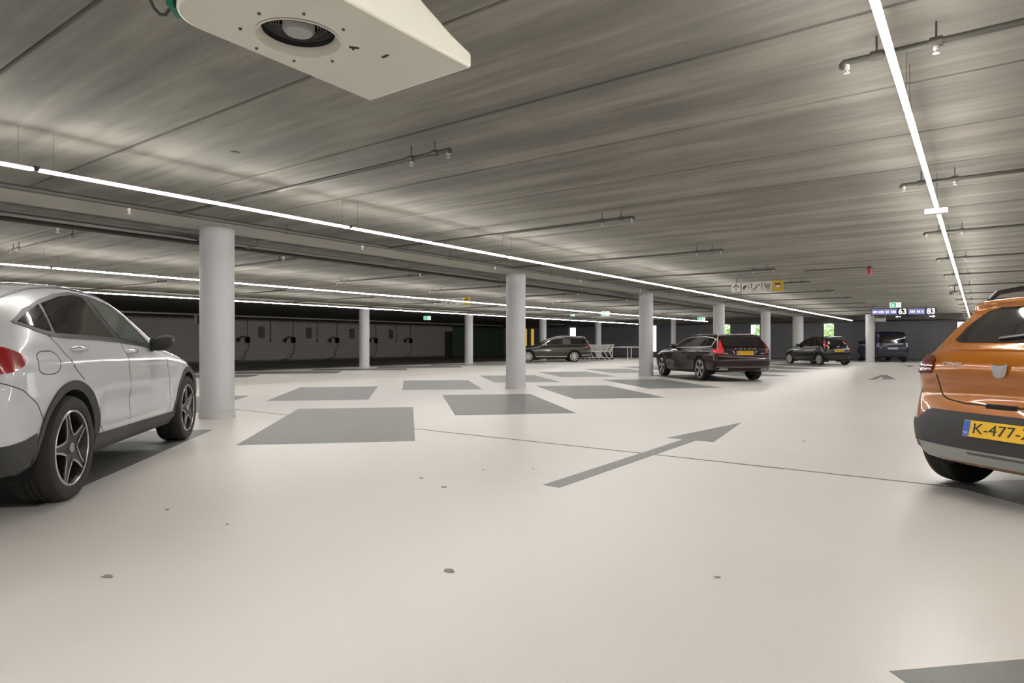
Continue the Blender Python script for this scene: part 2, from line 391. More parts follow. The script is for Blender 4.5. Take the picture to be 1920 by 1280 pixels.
# ------------------------------------------------------------------ paint on the floor
def slab(name, pts, m, label, cat, group, z=0.0015):
    b = MB(); nn = len(pts); b.prism(pts, 0.0002, z); o = b.build(name, m); return tag(o, label, cat, group)
def bay(cx, cy, ang, L=3.85, W=1.88):
    c, s = math.cos(math.radians(ang)), math.sin(math.radians(ang))
    return [(cx + a * c - d * s, cy + a * s + d * c) for a, d in ((-L / 2, -W / 2), (L / 2, -W / 2), (L / 2, W / 2), (-L / 2, W / 2))]
PITCH = 3.533
rowA = ['under the white car', 'largest in the foreground, crossed by the thin floor joint', 'in front of the middle column', 'just right of the middle column', 'in front of the third column and the brown estate car', 'under the dark brown estate car', 'behind the brown estate car', 'second behind the brown estate car', 'in front of the small black hatchback', 'under the small black hatchback', 'beyond the small black hatchback']
for k, s in enumerate(rowA):
    slab('bay_marking', bay(-7.08, 2.30 + PITCH * k, 135), M_mark, 'grey painted bay rectangle ' + s, 'floor marking', 'bay rectangles of the near row')
rowB = ['left of the first column, behind the white car', 'behind the large foreground rectangle', 'second row, left of the middle column', 'second row, just behind the middle column', 'second row, left of the third column', 'second row, behind the third column', 'second row, between brown estate car and trolleys', 'second row, far end', 'second row, farthest']
for k, s in enumerate(rowB):
    slab('bay_marking', bay(-11.55, 5.57 + PITCH * k, 135), M_mark, 'grey painted bay rectangle ' + s, 'floor marking', 'bay rectangles of the second row')
for k in range(8):
    slab('bay_marking', bay(-20.9, 10.95 + PITCH * k, 45), M_mark, 'dark bay rectangle across the far aisle, %s one to the viewer' % ORD[k], 'floor marking', 'bay rectangles across the far aisle')
for k in range(7):
    slab('bay_marking', bay(-25.4, 14.3 + PITCH * k, 45), M_mark_dark, 'nearly black bay rectangle before the charging wall, %s one to the viewer' % ORD[k], 'floor marking', 'dark bay rectangles by the charging wall')
slab('bay_marking', bay(1.79, 3.14, 45), M_mark, 'grey painted bay rectangle cut off at the bottom right corner', 'floor marking', None)
slab('bay_marking', bay(1.79, 6.67, 45), M_mark, 'grey painted bay rectangle under the orange car', 'floor marking', None)
def arrow(x0, y0, label, L=4.85, fl=False):
    pts = [(-.075, 0), (.075, 0), (.075, L - 1.97), (.27, L - 1.95), (0, L), (-.27, L - 1.95), (-.075, L - 1.97)]
    slab('floor_arrow', [(x0 + p[0], y0 + p[1]) for p in pts], M_mark, label, 'floor arrow', None)
arrow(-2.615, 4.11, 'long grey arrow painted on the pale floor in the foreground')
# far arrow with a bent head
def at(u, v, z=0.0):
    th = math.radians(YAW); Z = (z - CAM_H) * FPX / (V0 - v); X = (u - CXP) / FPX * Z
    return (X * math.cos(th) - Z * math.sin(th), X * math.sin(th) + Z * math.cos(th))
pp = [at(1626, 712), at(1642, 711), at(1652, 706.5), at(1658, 708.5), at(1652, 711), at(1680, 710.5), at(1663, 703), at(1651, 703)]
slab('floor_arrow', pp, M_mark, 'bent grey turn arrow painted far down the aisle', 'floor arrow', None)
pp = [at(1686, 685.5), at(1700, 685.8), at(1704, 688.4), at(1714, 685.6), at(1708, 684.5)]
slab('floor_arrow', pp, M_mark, 'tiny farthest arrow painted on the floor near the blue van', 'floor arrow', None)
SC_ = [(200, 1081, .035), (842, 1070, .035), (1345, 1082, .018), (314, 955, .022), (833, 913, .03), (790, 896, .022), (426, 983, .012), (906, 881, .015), (1507, 827, .02), (1000, 879, .012), (590, 748, .05)]
for i, (u, v, r) in enumerate(SC_):
    x, y = at(u, v); rr = random.Random(i + 5); b = MB(); n = 14
    pts = [(x + r * math.cos(2 * PI * k / n) * rr.uniform(.5, 1.1), y + r * .7 * math.sin(2 * PI * k / n) * rr.uniform(.5, 1.1)) for k in range(n)]
    b.prism(pts, .0002, .0035); o = b.build('floor_fleck', M_scuff)
    lab = ['small brown leaf fleck on the floor at the lower left', 'brown fleck on the floor, largest, at the lower middle', 'small brown fleck on the floor at the lower right of the middle', 'tiny fleck on the floor right of the white car tyre', 'thin dark fleck on the floor below the large bay rectangle', 'short dark fleck just above another below the large bay rectangle', 'faint tiny fleck on the floor left of the middle', 'faint tiny fleck left of the arrow tail', 'faint fleck on the floor right of the arrow head', 'faint fleck nearest the arrow tail', 'dark fleck on the small bay rectangle behind the largest'][i]
    tag(o, lab, 'floor stain')

# ------------------------------------------------------------------ LED lines
def lamp_proto(L):
    t = thing('linear_lamp', 'x', 'lamp')
    b = MB(); g = 0.02
    b.box(-.0122, .0122, g, L - g, 0.0092, .016); b.build('lamp_housing', M_housing, t)
    b = MB(); b.box(-.015, .015, g, L - g, -.010, .009); b.build('diffuser', M_lamp, t)
    b = MB(); b.box(-.017, .017, -.0195, .0195, -.006, .03); b.build('connector', M_darkgrey, t)
    for yy in (0.12, L - .12):
        b = MB(); b.tube([(0, yy, .018), (0, yy, CEIL - LAMP_Z)], .0016, 6); b.build('hanger_wire', M_hang, t)
    return t
rown = ['line beside the main columns', 'second line over the middle', 'third line by the far columns', 'right line above the aisle', 'added bounce line beyond the orange car']
for ri, (x, y0, L, k0, k1) in enumerate(ROW_LIGHTS):
    proto = lamp_proto(L); first = True
    vis0 = [1.0, 2.2, 4.5, 1.5, 99][ri]
    cnt = 0
    for k in range(k0, k1):
        o = proto if first else copy_tree(proto); first = False
        o.location = (x, y0 + L * k, LAMP_Z)
        if y0 + L * (k + 1) > vis0:
            lab = 'white LED tube, %s in view, %s' % (ORD[cnt], rown[ri]); cnt += 1
        else: lab = 'white LED tube outside the view, %s' % rown[ri]
        o['label'] = lab; o['group'] = 'LED tubes ' + rown[ri]
# white sensor boxes interrupting the right line
b = MB(); b.box(-.10, .10, -.05, .05, -.06, -.012); b.box(-.09, .09, .06, .10, -.04, -.012); b.box(-.09, .09, -.05, .10, -.0135, -.0115)
tag(b.build('sensor_box', M_white, loc=(-.345, 7.94 + .0, LAMP_Z), bevel=.006), 'small white box between two tubes of the right lamp line', 'sensor')

# ------------------------------------------------------------------ sprinkler pipes
PZ = 2.70
def sprinkler_head(b, x, y, z):
    pass
def branch(x0, x1, y, label, group, z=PZ, elbow=True):
    """pipe along x from x0 to its free end x1"""
    s = 1 if x1 > x0 else -1
    t = thing('sprinkler_pipe', label, 'pipe', (x0, y, z), 0, group)
    L = x1 - x0
    b = MB(); b.tube([(0, 0, 0), (L, 0, 0)], .019, 12)
    b.build('pipe', M_pipe, t, smooth=50)
    b = MB(); b.tube([(L - s * .012, 0, 0), (L, 0, -.012), (L, 0, -.03)], [.022, .023, .02], 12); b.build('pipe_elbow', M_pipe, t, smooth=50)
    for q in ((.17, 0), (.45, 0), (abs(L) - .8, 0)):
        b = MB(); xx = L - s * q[0]; b.tube([(xx, 0, .02), (xx, 0, CEIL - z)], .006, 6); b.lathe([(.0, .03), (.028, .03), (.028, -.03), (0, -.03)], 12, 'x', (xx, 0, 0)); b.build('pipe_hanger', M_hang, t)
    for xx in (L - s * .02, L - s * .45):
        b = MB(); b.lathe([(0, .0), (.015, -.0), (.015, -.025), (.007, -.03), (.007, -.04), (.017, -.044), (.017, -.047), (0, -.048)], 12, 'z', (xx, 0, -.015)); b.build('sprinkler_head', M_sprk, t, smooth=40)
    return t
def main_pipe(x, y0, y1, label, r=.03, z=PZ, m=None, hang=True):
    t = thing('sprinkler_main', label, 'pipe', (x, y0, z))
    b = MB(); b.tube([(0, 0, 0), (0, y1 - y0, 0)], r, 14); b.build('pipe', m or M_pipe, t, smooth=50)
    if not hang:
        yy = 1.0
        while yy < y1 - y0:
            b = MB(); b.tube([(0, yy, r), (0, yy, 2.74 - z)], .008, 6); b.build('pipe_hanger', M_hang, t); yy += 4
    if hang:
        yy = 1.0
        while yy < y1 - y0:
            b = MB(); b.tube([(0, yy, r), (0, yy, CEIL - z)], .006, 6); b.lathe([(0, .02), (r + .008, .02), (r + .008, -.02), (0, -.02)], 12, 'y', (0, yy, 0)); b.build('pipe_hanger', M_hang, t); yy += 3.533
        yy = 2.4
        while yy < min(30, y1 - y0):
            b = MB(); b.lathe([(0, 0), (.018, 0), (.018, -.035), (.01, -.04), (.01, -.055), (.026, -.062), (.026, -.066), (0, -.068)], 10, 'z', (0, yy, -r)); b.build('sprinkler_head', M_white, t, smooth=40); yy += 3.533
    return t
main_pipe(-8.07, -6, 44, 'grey sprinkler main running along the near side of the main column row')
main_pipe(-10.2, -6, 44, 'grey sprinkler main running behind the main column row', r=.036)
for k in range(-1, 11):
    y = 4.04 + PITCH * k
    branch(-8.07, -3.57, y, ('grey sprinkler branch over the aisle, %s with its end in view' % ORD[max(k, 0)]) if k >= 0 else 'grey sprinkler branch hidden above the fan unit', 'sprinkler branches over the aisle')
for k in range(0, 11):
    branch(-10.2, -13.68, 3.93 + PITCH * k, 'thin sprinkler branch behind the main column row, %s' % ORD[k], 'sprinkler branches behind the column row')
for k in range(0, 12):
    branch(6.5, -0.63, 4.13 + PITCH * k, 'grey sprinkler branch entering from the right side, %s' % ORD[k], 'sprinkler branches from the right')
for k in range(0, 9):
    branch(-22.3, -17.0, 8.2 + PITCH * k, 'thin pipe over the far aisle beside the third lamp line, %s' % ORD[k], 'thin pipes over the far aisle')
# cable tray and dark conduits just behind the beam
t = thing('cable_tray', 'long grey cable tray hung directly behind the main row of columns', 'cable tray', (-9.62, -6, 2.66))
b = MB(); b.box(-.13, .13, 0, 50, 0, .006); b.box(-.13, -.125, 0, 50, 0, .06); b.box(.125, .13, 0, 50, 0, .06); b.build('tray', M_hang, t)
for i in range(14):
    b = MB(); b.box(-.15, .15, 1.5 + 3.5 * i, 1.54 + 3.5 * i, -.012, 0); b.tube([(-.14, 1.52 + 3.5 * i, 0), (-.14, 1.52 + 3.5 * i, CEIL - 2.66)], .005, 6); b.tube([(.14, 1.52 + 3.5 * i, 0), (.14, 1.52 + 3.5 * i, CEIL - 2.66)], .005, 6); b.build('tray_bracket', M_hang, t)
b = MB()
for dx in (-.08, -.03, .03, .07): b.tube([(dx, 0, .02), (dx, 50, .02)], .012, 6)
b.build('cables', M_black, t)
b = MB(); b.tube([(-9.28, 2.0, 2.63), (-9.28, 4.75, 2.63), (-9.27, 4.90, 2.61), (-9.255, 4.97, 2.55), (-9.25, 4.985, 2.4), (-9.25, 4.985, .25)], .011, 8)
tag(b.build('cable_conduit', M_black, smooth=50), 'thin black conduit bending down the left side of the first column', 'conduit')
b = MB(); b.box(-9.29, -9.215, 4.885, 4.965, 1.36, 1.5)
tag(b.build('junction_box', M_darkgrey, bevel=.006), 'small grey box fixed to the left side of the first column', 'junction box')
main_pipe(-33.0, 12, 44, 'pale pipe running below the dark soffit along the charging wall', r=.045, z=2.60, m=M_lightpipe, hang=False)

# ------------------------------------------------------------------ jet fan
FX, FY = -2.135, 1.10
t = thing('jet_fan', 'cream white ventilation fan unit hanging from the ceiling in the top left foreground', 'ventilation fan', (FX, FY, 2.30))
def fan_body():
    W2 = .32; b = MB(); n = 12
    back = []
    R = .16; BY = .06
    for k in range(n + 1):
        a = PI + (PI / 2) * k / n; back.append((-W2 + R + R * math.cos(a), BY + R + R * math.sin(a)))
    for k in range(n + 1):
        a = 1.5 * PI + (PI / 2) * k / n; back.append((W2 - R + R * math.cos(a), BY + R + R * math.sin(a)))
    out = back + [(W2, 1.10), (-W2 - .02, 1.10)]
    CXF, CYF, RF = -.066, .480, .160
    # bottom face with a round hole
    m = len(out); hn = 48
    hole = [(CXF + RF * math.cos(2 * PI * k / hn), CYF + RF * math.sin(2 * PI * k / hn)) for k in range(hn)]
    me = bpy.data.meshes.new('housing'); bm = bmesh.new()
    angs = sorted([math.atan2(p[1] - CYF, p[0] - CXF) % (2 * PI) for p in out] + [2 * PI * k / hn for k in range(hn)])
    angs = [a_ for i, a_ in enumerate(angs) if i == 0 or a_ - angs[i - 1] > 1e-3]
    def ray_out(a_):
        dx, dy = math.cos(a_), math.sin(a_); best = 9
        for i in range(m):
            (ax, ay), (bx, by) = out[i], out[(i + 1) % m]; ex, ey = bx - ax, by - ay; den = dx * ey - dy * ex
            if abs(den) < 1e-12: continue
            t_ = ((ax - CXF) * ey - (ay - CYF) * ex) / den; u_ = ((ax - CXF) * dy - (ay - CYF) * dx) / den
            if t_ > 0 and -1e-6 <= u_ <= 1 + 1e-6: best = min(best, t_)
        return (CXF + dx * best, CYF + dy * best)
    out = [ray_out(a_) for a_ in angs]; m = len(out)
    hole = [(CXF + RF * math.cos(a_), CYF + RF * math.sin(a_)) for a_ in angs]
    vo = [bm.verts.new((p[0], p[1], 0)) for p in out]; vh = [bm.verts.new((p[0], p[1], 0)) for p in hole]
    for i in range(m): bm.faces.new((vo[i], vh[i], vh[(i + 1) % m], vo[(i + 1) % m]))
    # top wedge
    def zt(y): return min(.47, .065 + (1.10 - y) * .37)
    vt = [bm.verts.new((p[0] * (1.0 if p[1] > 1 else .96), p[1], zt(p[1]))) for p in out]
    for i in range(m): bm.faces.new((vo[i], vo[(i + 1) % m], vt[(i + 1) % m], vt[i]))
    bm.faces.new(vt)
    bmesh.ops.recalc_face_normals(bm, faces=bm.faces)
    bm.to_mesh(me); bm.free(); me.materials.append(M_fanwhite)
    return me, CXF, CYF, RF
me, cfx, cfy, rf = fan_body()
ob = link('housing', me, t, bevel=.012); smooth_mesh(me, 30)
b = MB(); b.lathe([(rf + .008, -.003), (rf + .0, -.004), (rf - .010, .008), (rf - .018, .022), (rf - .02, .03)], 56, 'z', (cfx, cfy, 0)); b.build('inlet_bell', M_fanwhite, t, smooth=50)
b = MB(); b.lathe([(rf - .02, .03), (rf - .02, .08), (rf - .02, .14)], 56, 'z', (cfx, cfy, 0)); b.build('fan_casing', M_darkgrey, t, smooth=50)
b = MB()
for rr_ in (.075, .085, .095, .105, .115, .125, .135): b.lathe([(rr_ - .0018, .05), (rr_ + .0018, .05), (rr_ + .0018, .054), (rr_ - .0018, .054), (rr_ - .0018, .05)], 40, 'z', (cfx, cfy, 0))
for k in range(4):
    a = PI / 4 + k * PI / 2; b.tube([(cfx + .055 * math.cos(a), cfy + .055 * math.sin(a), .052), (cfx + .118 * math.cos(a), cfy + .118 * math.sin(a), .052)], .0025, 6)
b.build('grille', M_panel, t)
b = MB(); b.lathe([(0, .02), (.052, .022), (.062, .035), (.062, .09), (0, .09)], 40, 'z', (cfx, cfy, 0)); b.build('motor_hub', mat('hub_grey', (.38, .38, .38, 1), .5), t, smooth=40)
b = MB()
for k in range(7):
    a = 2 * PI * k / 7; c0, s0 = math.cos(a), math.sin(a); c1, s1 = math.cos(a + .45), math.sin(a + .45)
    b.add([(cfx + .05 * c0, cfy + .05 * s0, .09), (cfx + .11 * c0, cfy + .11 * s0, .075), (cfx + .11 * c1, cfy + .11 * s1, .115), (cfx + .05 * c1, cfy + .05 * s1, .115)], [(0, 1, 2, 3)])
b.build('impeller', M_darkgrey, t)
b = MB(); b.lathe([(0, .14), (.113, .14)], 32, 'z', (cfx, cfy, 0)); b.build('duct_back', M_under, t)
for k in range(8):
    a = 2 * PI * k / 8 + .25; b = MB(); b.lathe([(0, -.006), (.005, -.006), (.007, 0)], 10, 'z', (cfx + .215 * math.cos(a), cfy + .215 * math.sin(a), 0)); b.build('screw', M_hang, t)
b = MB(); b.box(-.02, .02, -.006, .006, -.003, 0, M=Matrix.Translation((.055, .66, 0)) @ Matrix.Rotation(.9, 4, 'Z')); b.build('warning_sticker', M_darkgrey, t)
b = MB(); b.box(-.02, .02, -.006, .006, -.003, 0, M=Matrix.Translation((.10, .79, 0)) @ Matrix.Rotation(-.1, 4, 'Z')); b.build('type_sticker', M_darkgrey, t)
b = MB(); b.box(-.05, .05, -.012, .012, .015, .11, M=Matrix.Translation((-.283, .096, 0)) @ Matrix.Rotation(-PI / 4, 4, 'Z')); b.build('green_label', M_green, t)
for px, py in ((-.22, .16), (.22, .16), (-.25, .7), (.25, .7)):
    b = MB(); b.tube([(px, py, .18), (px, py, CEIL - 2.30)], .008, 8); b.build('hanger_rod', M_hang, t)
b = MB(); b.tube([(-.30, .09, .03), (-.325, .085, .01), (-.35, .075, .015), (-.362, .06, .035), (-.36, .045, .06), (-.34, .04, .09), (-.30, .06, .12)], .006, 8); b.build('cable', M_darkgrey, t, smooth=50)

# ------------------------------------------------------------------ hanging signs
def place_pixel(u, v, z): return at(u, v, z)
def pict_sign(origin, rotz, s, label, group=None, flip=False):
    """five square panels in a row, hung by two rods; local x along the row, faces -y"""
    t = thing('hanging_sign', label, 'sign', origin, rotz, group)
    pit = s * 1.12
    for i in range(5):
        yel = i == 4; k = s * (1.12 if yel else 1.0)
        cx = i * pit
        b = MB(); b.box(cx - k / 2, cx + k / 2, 0, .02, -k / 2, k / 2); p = b.build('sign_panel', M_signyellow if yel else M_signwhite, t, bevel=.003)
        if yel: p['label'] = 'yellow panel'
        b = MB(); y = -.003
        def poly(pts, mm=b): mm.prism([(cx + q[0] * s, q[1] * s) for q in pts], 0, .003, M=Matrix(((1, 0, 0, 0), (0, 0, 1, -.0032), (0, 1, 0, 0), (0, 0, 0, 1))))
        if i == 0:
            poly([(-.04, -.40), (.04, -.40), (.04, .2), (-.04, .2)]); poly([(0, .40), (-.38, .02), (-.30, -.08), (0, .24)]); poly([(0, .40), (0, .24), (.30, -.08), (.38, .02)])
        elif i == 1:
            poly([(-.38, -.1), (-.30, .08), (-.15, .18), (.02, .2), (.12, .12), (.0, -.02), (-.12, -.1), (-.2, -.32), (-.3, -.28)]); poly([(.24, -.2), (.3, -.2), (.32, .05), (.27, .12), (.22, .02)]); poly([(.24, .25), (.32, .25), (.32, .34), (.24, .34)])
        elif i == 2:
            poly([(-.38, -.30), (-.16, -.30), (.22, .14), (.38, .14), (.38, .24), (.18, .24), (-.2, -.20), (-.38, -.20)]); poly([(-.1, -.02), (-.04, -.02), (-.04, .22), (-.1, .22)])
        elif i == 3:
            poly([(-.36, .36), (-.26, .36), (-.08, -.16), (-.16, -.16)]); poly([(-.26, .28), (.38, .28), (.38, .22), (-.26, .22)]); poly([(-.2, .08), (.34, .08), (.34, .03), (-.2, .03)]); poly([(-.12, -.08), (.3, -.08), (.3, -.16), (-.12, -.16)])
            for q in (-.06, .05, .16, .27): poly([(q - .02, .25), (q + .02, .25), (q + .01, -.1), (q - .03, -.1)])
            poly([(-.08, -.3), (.0, -.3), (.0, -.38), (-.08, -.38)]); poly([(.18, -.3), (.26, -.3), (.26, -.38), (.18, -.38)]); poly([(-.08, -.24), (.26, -.24), (.26, -.28), (-.08, -.28)])
        else:
            b2 = MB(); b2.prism([(cx + q[0] * s, q[1] * s) for q in ((-.3, -.25), (.3, -.25), (.3, .3), (-.3, .3))], 0, .003, M=Matrix(((1, 0, 0, 0), (0, 0, 1, -.0032), (0, 1, 0, 0), (0, 0, 0, 1)))); b2.build('logo_frame', M_signred, p)
            b2 = MB(); b2.prism([(cx + q[0] * s, q[1] * s) for q in ((-.25, -.2), (.25, -.2), (.25, .05), (-.25, .05))], 0, .006, M=Matrix(((1, 0, 0, 0), (0, 0, 1, -.0062), (0, 1, 0, 0), (0, 0, 0, 1)))); b2.build('logo_field', M_signwhite, p)
            poly([(-.26, .14), (.26, .14), (.26, .26), (-.26, .26)])
            b.v = [(v_[0], v_[1] - .004, v_[2]) for v_ in b.v]
        b.build('pictogram', M_signdark, p)
    b = MB(); b.box(-s / 2, 4 * pit + s / 2, .02, .035, -.03, .03); b.build('back_rail', M_hang, t)
    for xx in (.0, 4 * pit):
        b = MB(); b.tube([(xx, .03, 0), (xx, .03, CEIL - origin[2])], .008, 6); b.build('hanger_rod', M_hang, t)
    return t
sx, sy = at(1380, 539, 2.57)
pict_sign((sx, sy, 2.57), 0.02, .235, 'hanging row of four white pictogram panels and a yellow one, above the brown estate car')
sx, sy = at(832, 566, 2.63)
pict_sign((sx, sy, 2.63), 0.0, .25, 'small distant hanging pictogram row with a yellow end panel, above the second lamp line')
# parking guidance display
x0_, y0_ = at(1633, 585, 2.53); x1_, y1_ = at(1752, 585, 2.53)
ang = math.radians(16); Lb = 2.62
t = thing('guidance_display', 'long blue lit parking guidance display reading 63 and 83 under the ceiling', 'display', (x0_, y0_, 2.53), ang)
b = MB(); b.box(0, Lb, 0, .08, -.15, .16); b.build('display_case', M_dispblack, t)
def zface(mb): return xf(mb, Matrix(((1, 0, 0, 0), (0, 0, -1, 0), (0, 1, 0, 0), (0, 0, 0, 1))))
for a, c in ((.03, 1.04), (1.50, 2.14)):
    b = MB(); b.box(a, c, -.006, 0, -.12, .13); b.build('lit_panel', M_disp, t)
for s_, xx in (('63', 1.27), ('83', 2.38)):
    m_ = text_mb(s_, .34, .003); zface(m_); m_.v = [(p[0] + xx, p[1] - .004, p[2]) for p in m_.v]; m_.build('digits', M_led, t)
b = MB(); b.prism([(.06, .0), (.16, .08), (.16, .03), (.28, .03), (.28, -.03), (.16, -.03), (.16, -.08)], 0, .004, M=Matrix(((1, 0, 0, 0), (0, 0, 1, -.011), (0, 1, 0, 0), (0, 0, 0, 1))))
for a in (.33, .40, .47, .60, .67, .82, .89, .95, 1.56, 1.63, 1.70, 1.84, 1.91, 2.03): b.box(a, a + .045, -.011, -.007, -.06, .05)
b.build('lit_glyphs', M_led_dim, t)
for xx in (.5, 2.2):
    b = MB(); b.tube([(xx, .04, .15), (xx, .04, CEIL - 2.53)], .012, 6); b.build('hanger_rod', M_hang, t)
xq, yq = at(1676, 592, 2.40)
t = thing('arrow_board', 'dark board with two pale arrows hanging just below the guidance display', 'sign', (xq, yq, 2.36), ang)
b = MB(); b.box(0, 1.75, 0, .05, -.08, .08); b.build('board', M_dispblack, t)
b = MB(); Mq = Matrix(((1, 0, 0, 0), (0, 0, 1, -.005), (0, 1, 0, 0), (0, 0, 0, 1)))
b.prism([(.05, 0), (.15, .06), (.15, .02), (.3, .02), (.3, -.02), (.15, -.02), (.15, -.06)], 0, .004, M=Mq); b.prism([(1.7, 0), (1.6, -.06), (1.6, -.02), (1.45, -.02), (1.45, .02), (1.6, .02), (1.6, .06)], 0, .004, M=Mq)
b.build('arrows', M_led_dim, t)
for xx in (.3, 1.4):
    b = MB(); b.tube([(xx, .025, .08), (xx, .025, CEIL - 2.36)], .01, 6); b.build('hanger_rod', M_hang, t)
def exit_sign(u, v, z, w_, h_, label, rz=0.6, dark=False):
    x, y = at(u, v, z)
    t = thing('exit_sign', label, 'exit sign', (x, y, z), rz)
    b = MB(); b.box(-w_ / 2, w_ / 2, 0, .04, -h_ / 2, h_ / 2); b.build('light_box', M_exit, t, bevel=.004)
    b = MB(); b.box(-w_ * .44, w_ * .05, -.004, 0, -h_ * .4, h_ * .38); p = b.build('green_field', M_exitgreen, t)
    b = MB(); b.box(-w_ * .32, -w_ * .26, -.007, -.004, -h_ * .25, h_ * .2); b.box(-w_ * .26, -w_ * .1, -.007, -.004, -.01, .02); b.box(-w_ * .2, -w_ * .14, -.007, -.004, -h_ * .3, 0); b.build('running_figure', M_exit, p)
    b = MB(); b.box(w_ * .28, w_ * .36, -.004, 0, -h_ * .3, h_ * .3); b.build('arrow_mark', M_exitgreen, t)
    b = MB(); b.tube([(-w_ * .3, .02, h_ / 2), (-w_ * .3, .02, CEIL - z)], .006, 6); b.tube([(w_ * .3, .02, h_ / 2), (w_ * .3, .02, CEIL - z)], .006, 6); b.build('hanger_rod', M_hang, t)
exit_sign(1679, 571.5, 2.66, .40, .20, 'lit green and white exit sign just above the guidance display', .3)
exit_sign(1135, 587.5, 2.55, .42, .20, 'small lit exit sign on the second lamp line above the trolleys', .5)
exit_sign(1315, 598, 2.52, .42, .20, 'small lit exit sign above the roof of the brown estate car', .4)
exit_sign(801, 596, 2.52, .40, .22, 'small lit exit sign before the dark green wall', .7)
exit_sign(1068 + 6, 591, 2.6, .2, .1, 'tiny lit sign above the parked black estate car', .6)
# small grey board by the far column
x, y = at(1652, 600, 2.42)
b = MB(); b.box(-.30, .25, 0, .03, -.09, .09); b.box(-.32, .27, .0, .04, .09, .11); b.tube([(-.2, .02, .1), (-.2, .02, CEIL - 2.42)], .008, 6); b.tube([(.2, .02, .1), (.2, .02, CEIL - 2.42)], .008, 6)
tag(b.build('name_board', M_beam, loc=(x, y, 2.42), rot=(0, 0, .3)), 'small beige board hanging beside the column in front of the van', 'sign')
# red alarm beacon and its conduit
x, y = at(1630, 508, 2.70)
t = thing('alarm_beacon', 'small red fire alarm beacon fixed under the ceiling', 'alarm', (x, y, 2.70))
b = MB(); b.lathe([(0, -.07), (.05, -.07), (.055, -.02), (.055, .05), (0, .05)], 20); b.build('red_lens', M_redbox, t, smooth=40)
b = MB(); b.lathe([(0, .05), (.065, .05), (.065, .08), (0, .11)], 20); b.build('base', M_darkgrey, t)
x2, y2 = at(1521, 513, 2.79)
b = MB(); b.tube([(x2, y + .0, 2.79), (x - .07, y, 2.79)], .011, 8); tag(b.build('cable_conduit', M_hang), 'thin surface conduit on the ceiling leading to the red beacon', 'conduit')
# security camera beside the right lamp line
x, y = at(1790, 548, 2.56)
t = thing('security_camera', 'small dark security camera hanging beside the right lamp line', 'camera', (x, y, 2.56), 0.6)
b = MB(); b.tube([(-.12, 0, -.02), (.1, 0, .0)], .045, 14); b.build('camera_body', M_darkgrey, t, smooth=40)
b = MB(); b.tube([(0, 0, .03), (0, 0, CEIL - 2.56)], .012, 8); b.build('bracket', M_darkgrey, t)
x, y = at(441, 285, 2.81)
b = MB(); b.lathe([(0, -.012), (.03, -.01), (.045, 0), (.045, .01), (0, .01)], 16); tag(b.build('ceiling_boss', M_panel, loc=(x, y, 2.81)), 'small dark round boss on the ceiling above the first column', 'ceiling fitting')
# small dark spotlight under the second row
x, y = at(1061, 609, 2.55)
t = thing('ceiling_camera', 'small black ceiling camera on an arm above the parked black estate car', 'camera', (x, y, 2.55), .6)
b = MB(); b.lathe([(0, -.14), (.12, -.1), (.16, 0), (.16, .06), (0, .08)], 16); b.build('dome', M_black, t, smooth=40)
b = MB(); b.tube([(-1.4, 0, .05), (0, 0, .05)], .03, 8); b.tube([(0, 0, .05), (0, 0, CEIL - 2.55)], .02, 8); b.build('arm', M_lightpipe, t)

# ------------------------------------------------------------------ EV chargers on the left wall
def wall_y(u):
    az = math.radians(YAW) - math.atan((u - CXP) / FPX); return -X0 / math.tan(az)
for i, u in enumerate((463, 549, 631, 704, 769)):
    y = wall_y(u)
    t = thing('wall_charger', 'black wall charger with looped cable, %s of the charging wall' % ['leftmost', 'second from the left', 'third from the left', 'fourth from the left', 'rightmost'][i], 'charger', (X0, y, 1.32), 0, 'wall chargers')
    b = MB(); b.box(0, .12, -.13, .13, -.2, .17); b.build('charger_body', M_black, t, bevel=.02)
    b.tube([(.0, -.62, .0), (.14, -.62, .02), (.2, -.66, -.04), (.2, -.70, -.16)], [.07, .09, .08, .05], 8); b.tube([(.12, -.1, .08), (.16, -.22, .17), (.16, -.42, .19), (.14, -.60, .06)], .032, 8); b.build('charging_plug', M_black, t, smooth=50)
    b = MB(); rr = random.Random(i); pts = [(.08, .02, -.2), (.15, .05, -.5), (.18, -.05 - .25 * rr.random(), -.85), (.2, -.25, -1.1), (.25, -.55 - .5 * rr.random(), -1.28), (.4, -.9, -1.29)]
    b.tube(pts, .02, 8); b.build('charging_cable', M_black, t, smooth=50)
    b = MB(); b.tube([(.03, .02, .17), (.03, .02, 1.38)], .02, 8); b.build('conduit', M_panel, t)
for i, u in enumerate((490, 579, 660, 733)):
    y = wall_y(u); b = MB(); b.box(0, .015, -.22, .22, -.35, .35)
    tag(b.build('wall_notice', M_panel, loc=(X0, y, 1.78)), 'grey blurred notice panel on the charging wall, %s' % ['leftmost', 'second from the left', 'third from the left', 'rightmost'][i], 'notice', 'notice panels on the charging wall')
for i, u in enumerate((507, 594.5, 743)):
    y = wall_y(u); b = MB(); b.tube([(.03, 0, 1.3), (.03, 0, 2.7)], .022, 8); b.box(0, .07, -.05, .05, 1.2, 1.32)
    tag(b.build('wall_conduit', M_panel, loc=(X0, y, 0)), 'dark vertical conduit on the charging wall, %s' % ['leftmost', 'middle', 'rightmost'][i], 'conduit', 'vertical conduits on the charging wall')

